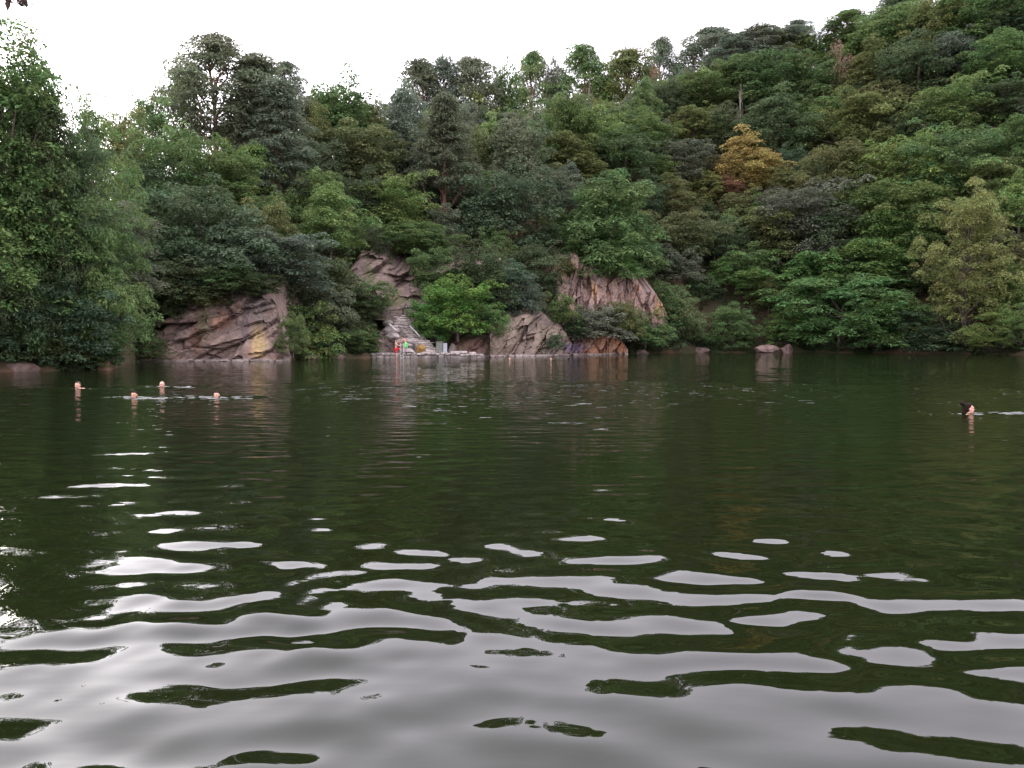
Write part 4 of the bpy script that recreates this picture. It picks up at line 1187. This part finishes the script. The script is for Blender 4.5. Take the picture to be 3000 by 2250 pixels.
def fuse(name, prims, voxel, mat, parent, smooth=4):
    """one continuous surface from overlapping volumes"""
    bm = bmesh.new()
    for p in prims: prim_mesh(bm, *p[:1], **p[1]) if isinstance(p[1], dict) else prim_mesh(bm, *p)
    me = bpy.data.meshes.new(name + '_raw'); bm.to_mesh(me); bm.free()
    tmp = bpy.data.objects.new('tmp', me); COL.objects.link(tmp)
    md = tmp.modifiers.new('r', 'REMESH'); md.mode = 'VOXEL'; md.voxel_size = voxel; md.use_smooth_shade = True
    if smooth:
        ms = tmp.modifiers.new('s', 'SMOOTH'); ms.iterations = smooth; ms.factor = .5
    dg = bpy.context.evaluated_depsgraph_get(); dg.update()
    out = bpy.data.meshes.new_from_object(tmp.evaluated_get(dg)); out.name = name
    bpy.data.objects.remove(tmp)
    out.materials.clear()
    for pl in out.polygons: pl.use_smooth = True
    return link(name, out, mat, parent)

def head_prims(c, R):
    """head centred at c (between the ears), face towards local -Y, R a rotation"""
    def P(v): return c + R @ Vector(v)
    E = [('e', P((0, .012, .03)), (.074, .094, .084), None, None, R), ('e', P((0, -.03, -.045)), (.058, .062, .068), None, None, R), ('e', P((0, -.062, -.088)), (.026, .024, .022), None, None, R),
         ('e', P((0, -.082, .03)), (.05, .02, .012), None, None, R), ('e', P((0, -.103, -.022)), (.013, .018, .012), None, None, R)]
    E += [('c', P((0, -.088, .012)), P((0, -.108, -.020)), .008, .011)]
    for s in (-1, 1):
        E += [('e', P((s * .077, .008, -.008)), (.009, .02, .033), None, None, R), ('e', P((s * .034, -.066, -.025)), (.022, .022, .02), None, None, R), ('e', P((s * .03, -.079, .006)), (.014, .012, .010), None, None, R)]
    E += [('e', P((0, -.088, -.052)), (.024, .012, .006), None, None, R), ('e', P((0, -.086, -.064)), (.021, .012, .006), None, None, R)]
    return E

def hand_prims(w, dirv, up, s=1.0, curl=.25):
    """palm, four unequal bent fingers and a thumb from the wrist w towards dirv; up = back of the hand"""
    d = Vector(dirv).normalized(); u = (Vector(up) - d * Vector(up).dot(d)).normalized(); x = d.cross(u)
    m = Matrix((x, d, u)).transposed()
    E = [('e', w + d * .045 * s, (.040 * s, .048 * s, .015 * s), None, None, m)]
    for k, (off, ln) in enumerate(((-.028, .062), (-.010, .072), (.009, .068), (.026, .054))):
        a = w + d * .085 * s + x * off * s
        b = a + (d * math.cos(curl) - u * math.sin(curl)) * ln * .5 * s
        c_ = b + (d * math.cos(curl * 3) - u * math.sin(curl * 3)) * ln * .5 * s
        E += [('c', a, b, .0095 * s, .0085 * s), ('c', b, c_, .0085 * s, .007 * s)]
    a = w + d * .03 * s - x * .034 * s; b = a + (d * .7 - x * .7).normalized() * .035 * s; c_ = b + (d * .95 - x * .2 - u * .3).normalized() * .03 * s
    E += [('c', a, b, .013 * s, .011 * s), ('c', b, c_, .011 * s, .008 * s)]
    return E

def colour_body(o, c, R, skin, mouth_open=False, beard=None, extra=None):
    V = np.array([v.co[:] for v in o.data.vertices]); n = len(V)
    col = np.tile(np.array(skin), (n, 1))
    Ri = np.array(R.inverted()); q = (V - np.array(c)) @ Ri.T
    def dab(p, r, cc, f=1.0):
        nonlocal col
        w = np.exp(-((((q - np.array(p)) / np.array(r)) ** 2).sum(1)) ** 2) * f
        col = col * (1 - w)[:, None] + np.array(cc) * w[:, None]
    head = (q[:, 2] > -.13) & (np.linalg.norm(q, axis=1) < .2)
    for s in (-1, 1):
        dab((s * .034, -.066, -.025), (.03, .03, .025), np.array(skin) * np.array([1.02, .78, .74]), .6)
        dab((s * .03, -.088, .006), (.015, .02, .006), (.03, .02, .018), .9)
        dab((s * .031, -.088, .024), (.02, .02, .005), (.06, .035, .025), .8)
    dab((0, -.092, -.058), (.026, .02, .010), (.26, .07, .06), .9)
    if mouth_open: dab((0, -.09, -.062), (.02, .03, .014), (.09, .02, .018), 1)
    if beard is not None: dab((0, -.08, -.048), (.04, .04, .008), beard, .8); dab((0, -.07, -.095), (.05, .05, .024), beard, .7)
    point_col(o.data, 'skincol', np.clip(col, 0, 1))

SKIN1, SKIN2, SKIN3 = (.60, .36, .27), (.55, .30, .21), (.62, .34, .25)

def swimmer(pos, heading, label, skin, hair, neck=.06, look=0.0, roll=0.0, pitch=0.0, mouth=False, beard=None, style='short', s=1.0, shr=0.0):
    """a breast stroke swimmer, chin near the surface; heading = direction of travel (0 = towards the camera)"""
    e = empty('person', pos, heading); tag(e, label, 'person', 'swimmers in the lake')
    R = Matrix.Rotation(look, 3, 'Z') @ Matrix.Rotation(pitch, 3, 'X') @ Matrix.Rotation(roll, 3, 'Y')
    c = Vector((0, 0, .115 + neck))
    E = head_prims(c, R)
    E += [('c', Vector((0, .05, neck - .09)), c + R @ Vector((0, .02, -.05)), .062, .056),
          ('e', Vector((0, .10, neck - .11)), (.15, .085, .07)), ('c', Vector((-.17, .10, neck - .115 + shr)), Vector((.17, .10, neck - .115 + shr)), .062, .062),
          ('e', Vector((0, .30, neck - .24)), (.165, .26, .105)), ('e', Vector((0, .62, neck - .30)), (.155, .17, .10))]
    for sg in (-1, 1):
        sh = Vector((sg * .19, .09, neck - .12 + shr)); el = Vector((sg * .36, -.02, neck - .24)); wr = Vector((sg * .40, -.26, neck - .22))
        E += [('c', sh, el, .052, .04), ('c', el, wr, .04, .028)]
        E += hand_prims(wr, (sg * .1, -1, -.1), (sg * -.3, 0, 1))
        hip = Vector((sg * .09, .70, neck - .31)); kn = Vector((sg * .22, 1.06, neck - .40)); an = Vector((sg * .24, 1.44, neck - .42))
        E += [('c', hip, kn, .08, .055), ('c', kn, an, .055, .036), ('c', an, an + Vector((sg * .08, .12, -.06)), .035, .025)]
    b = fuse('body', E, .0085, M_SKIN, e, 3)
    colour_body(b, c, R, skin, mouth, beard)
    if hair is not None:
        def P(v): return c + R @ Vector(v)
        H = [('e', P((0, .028, .045)), (.079, .088, .083), None, None, R), ('e', P((0, .05, .0)), (.074, .068, .085), None, None, R), ('e', P((0, -.025, .085)), (.058, .045, .03), None, None, R)]
        if style == 'bun':
            H += [('e', P((0, .125, .115)), (.042, .046, .040), None, None, R), ('e', P((0, .085, .095)), (.035, .04, .035), None, None, R), ('e', P((.0, .155, .145)), (.018, .026, .016), None, None, R), ('c', P((0, .11, .155)), P((0, .02, .148)), .011, .005), ('e', P((0, .09, -.06)), (.05, .045, .05), None, None, R)]
        fuse('hair', H, .009, hair, e, 3)
    e.scale = (s, s, s)
    return e

swimmer(SWIM['A'], rad(-25), 'swimmer with short brown hair and bare shoulders, left most of the group of four', SKIN1, M_HAIR_B, .0, look=rad(20), shr=.085)
swimmer(SWIM['B'], rad(8), 'dark haired swimmer in front with splashing water, second from the left', SKIN2, M_HAIR_D, -.05, look=rad(-8))
swimmer(SWIM['C'], rad(5), 'bald swimmer with open mouth and moustache behind the others in the left group', SKIN3, None, -.04, mouth=True, beard=(.16, .08, .055))
swimmer(SWIM['D'], rad(-4), 'short haired swimmer at the right end of the left group', SKIN1, M_HAIR_D, -.045, look=rad(6), s=.95)
swimmer(SWIM['E'] + Vector((.0, 0, 0)), rad(90), 'woman swimming to the right with dark hair tied in a high bun', SKIN3, M_HAIR_D, -.025, pitch=rad(-4), style='bun', s=1.08, shr=.075)
swimmer(SWIM['F'], rad(75), 'far swimmer low in the water in front of the grey brown rock wall', SKIN1, M_HAIR_S, -.055)
swimmer(SWIM['G'], rad(10), 'far swimmer with raised pinkish head in front of the waterline shrub', SKIN3, M_HAIR_S, -.005, look=rad(-15))

def shorts_prims(hipL, hipR, kneeL, kneeR, w=.05, f=.75):
    mid = (hipL + hipR) / 2
    E = [('e', mid + Vector((0, 0, .03)), (.165, .125, .12))]
    for h, k in ((hipL, kneeL), (hipR, kneeR)):
        E += [('c', h, h + (k - h) * f, .098, .095)]
    return E

def stander(pos, rz, joints, label, skin, hair, mat_shorts, headR, s=1.0, f=.72):
    e = empty('person', pos, rz); tag(e, label, 'person', 'bathers on the jetty')
    J = {k: Vector(v) for k, v in joints.items()}
    c = J['head']
    E = head_prims(c, headR)
    pel = (J['hipL'] + J['hipR']) / 2; sh = (J['shL'] + J['shR']) / 2
    sdv = (J['shR'] - J['shL']).normalized()
    E += [('c', sh + (c - sh) * .1, c + headR @ Vector((0, .01, -.05)), .058, .052)]
    E += [('c', J['shL'] * .9 + J['shR'] * .1, J['shR'] * .9 + J['shL'] * .1, .062, .062)]
    for t, w, dd in ((.15, .145, .10), (.35, .15, .105), (.6, .132, .095), (.82, .135, .1), (1.0, .15, .11)):
        p = sh + (pel - sh) * t
        ax = (pel - sh).normalized(); yv = ax.cross(sdv).normalized(); xv = yv.cross(ax)
        m = Matrix((xv, yv, ax)).transposed()
        E += [('e', p, (w, dd, .13), None, None, m)]
    for k in 'LR':
        E += [('c', J['sh' + k], J['el' + k], .046, .037), ('c', J['el' + k], J['wr' + k], .037, .026)]
        E += hand_prims(J['wr' + k], J['wr' + k] - J['el' + k], (0, -.2, 1), .95, .4)
        E += [('c', J['hip' + k], J['kn' + k], .085, .055), ('c', J['kn' + k], J['kn' + k] * .62 + J['an' + k] * .38, .054, .052), ('c', J['kn' + k] * .62 + J['an' + k] * .38, J['an' + k], .052, .034)]
        ft = J['ft' + k]
        E += [('c', J['an' + k] - Vector((0, 0, .03)), ft, .034, .024), ('e', ft, (.036, .036, .02)), ('e', J['an' + k] + Vector((0, 0, -.045)), (.034, .04, .03))]
        for q in range(5):
            dirf = (ft - J['an' + k]); dirf.z = 0; dirf = dirf.normalized(); side = Vector((-dirf.y, dirf.x, 0))
            base = ft + side * (q - 2) * .014; E += [('c', base, base + dirf * (.045 - abs(q - 1) * .005), .009, .008)]
    b = fuse('body', E, .010, M_SKIN, e, 3)
    colour_body(b, c, headR, skin)
    fuse('shorts', shorts_prims(J['hipL'], J['hipR'], J['knL'], J['knR'], f=f), .011, mat_shorts, e, 4)
    if hair is not None:
        def P(v): return c + headR @ Vector(v)
        fuse('hair', [('e', P((0, .026, .045)), (.080, .090, .086), None, None, headR), ('e', P((0, .05, .0)), (.076, .07, .085), None, None, headR), ('e', P((0, -.035, .09)), (.06, .05, .03), None, None, headR)], .010, hair, e, 3)
    e.scale = (s, s, s)
    return e

gx = at(403.6, 353.5, 69.6)
# green shorts: feet on the jetty, bent towards the ladder on the left (-x), face turned left
stander((gx.x, 69.75, .43), 0, dict(head=(-.10, -.08, 1.42), shL=(.02, -.20, 1.20), shR=(.10, .16, 1.22), hipL=(.15, -.09, .82), hipR=(.19, .09, .82), elL=(-.16, -.24, 1.06), wrL=(-.37, -.22, .98), elR=(-.14, .10, 1.04), wrR=(-.36, .04, .99),
        knL=(.10, -.13, .45), anL=(-.02, -.13, .08), ftL=(-.13, -.15, .025), knR=(.27, .12, .45), anR=(.34, .14, .08), ftR=(.22, .12, .025)),
        'dark haired person in bright green shorts bending to the ladder on the jetty', SKIN2, M_HAIR_D, cloth('green_cloth', (.17, .72, .20)), Matrix.Rotation(rad(-75), 3, 'Z') @ Matrix.Rotation(rad(18), 3, 'X'))
rx = at(396.6, 353.5, 68.6)
# red shorts: one leg down the ladder into the water, the other knee up on the jetty edge, leaning right
stander((rx.x, 68.65, -.30), 0, dict(head=(.07, .02, 1.80), shL=(-.09, -.16, 1.60), shR=(-.05, .17, 1.60), hipL=(-.08, -.08, 1.12), hipR=(-.06, .10, 1.12), elL=(.10, -.18, 1.44), wrL=(.30, -.06, 1.42), elR=(.12, .20, 1.42), wrR=(.32, .16, 1.44),
        knL=(-.02, -.10, .66), anL=(.04, -.08, .22), ftL=(.14, -.10, .16), knR=(.26, .12, 1.12), anR=(.28, .26, .83), ftR=(.38, .28, .76)),
        'fair haired person in red shorts climbing from the water with one leg on the jetty', SKIN1, M_HAIR_S, cloth('red_cloth', (.62, .02, .03)), Matrix.Rotation(rad(80), 3, 'Z') @ Matrix.Rotation(rad(15), 3, 'X'), f=.7)
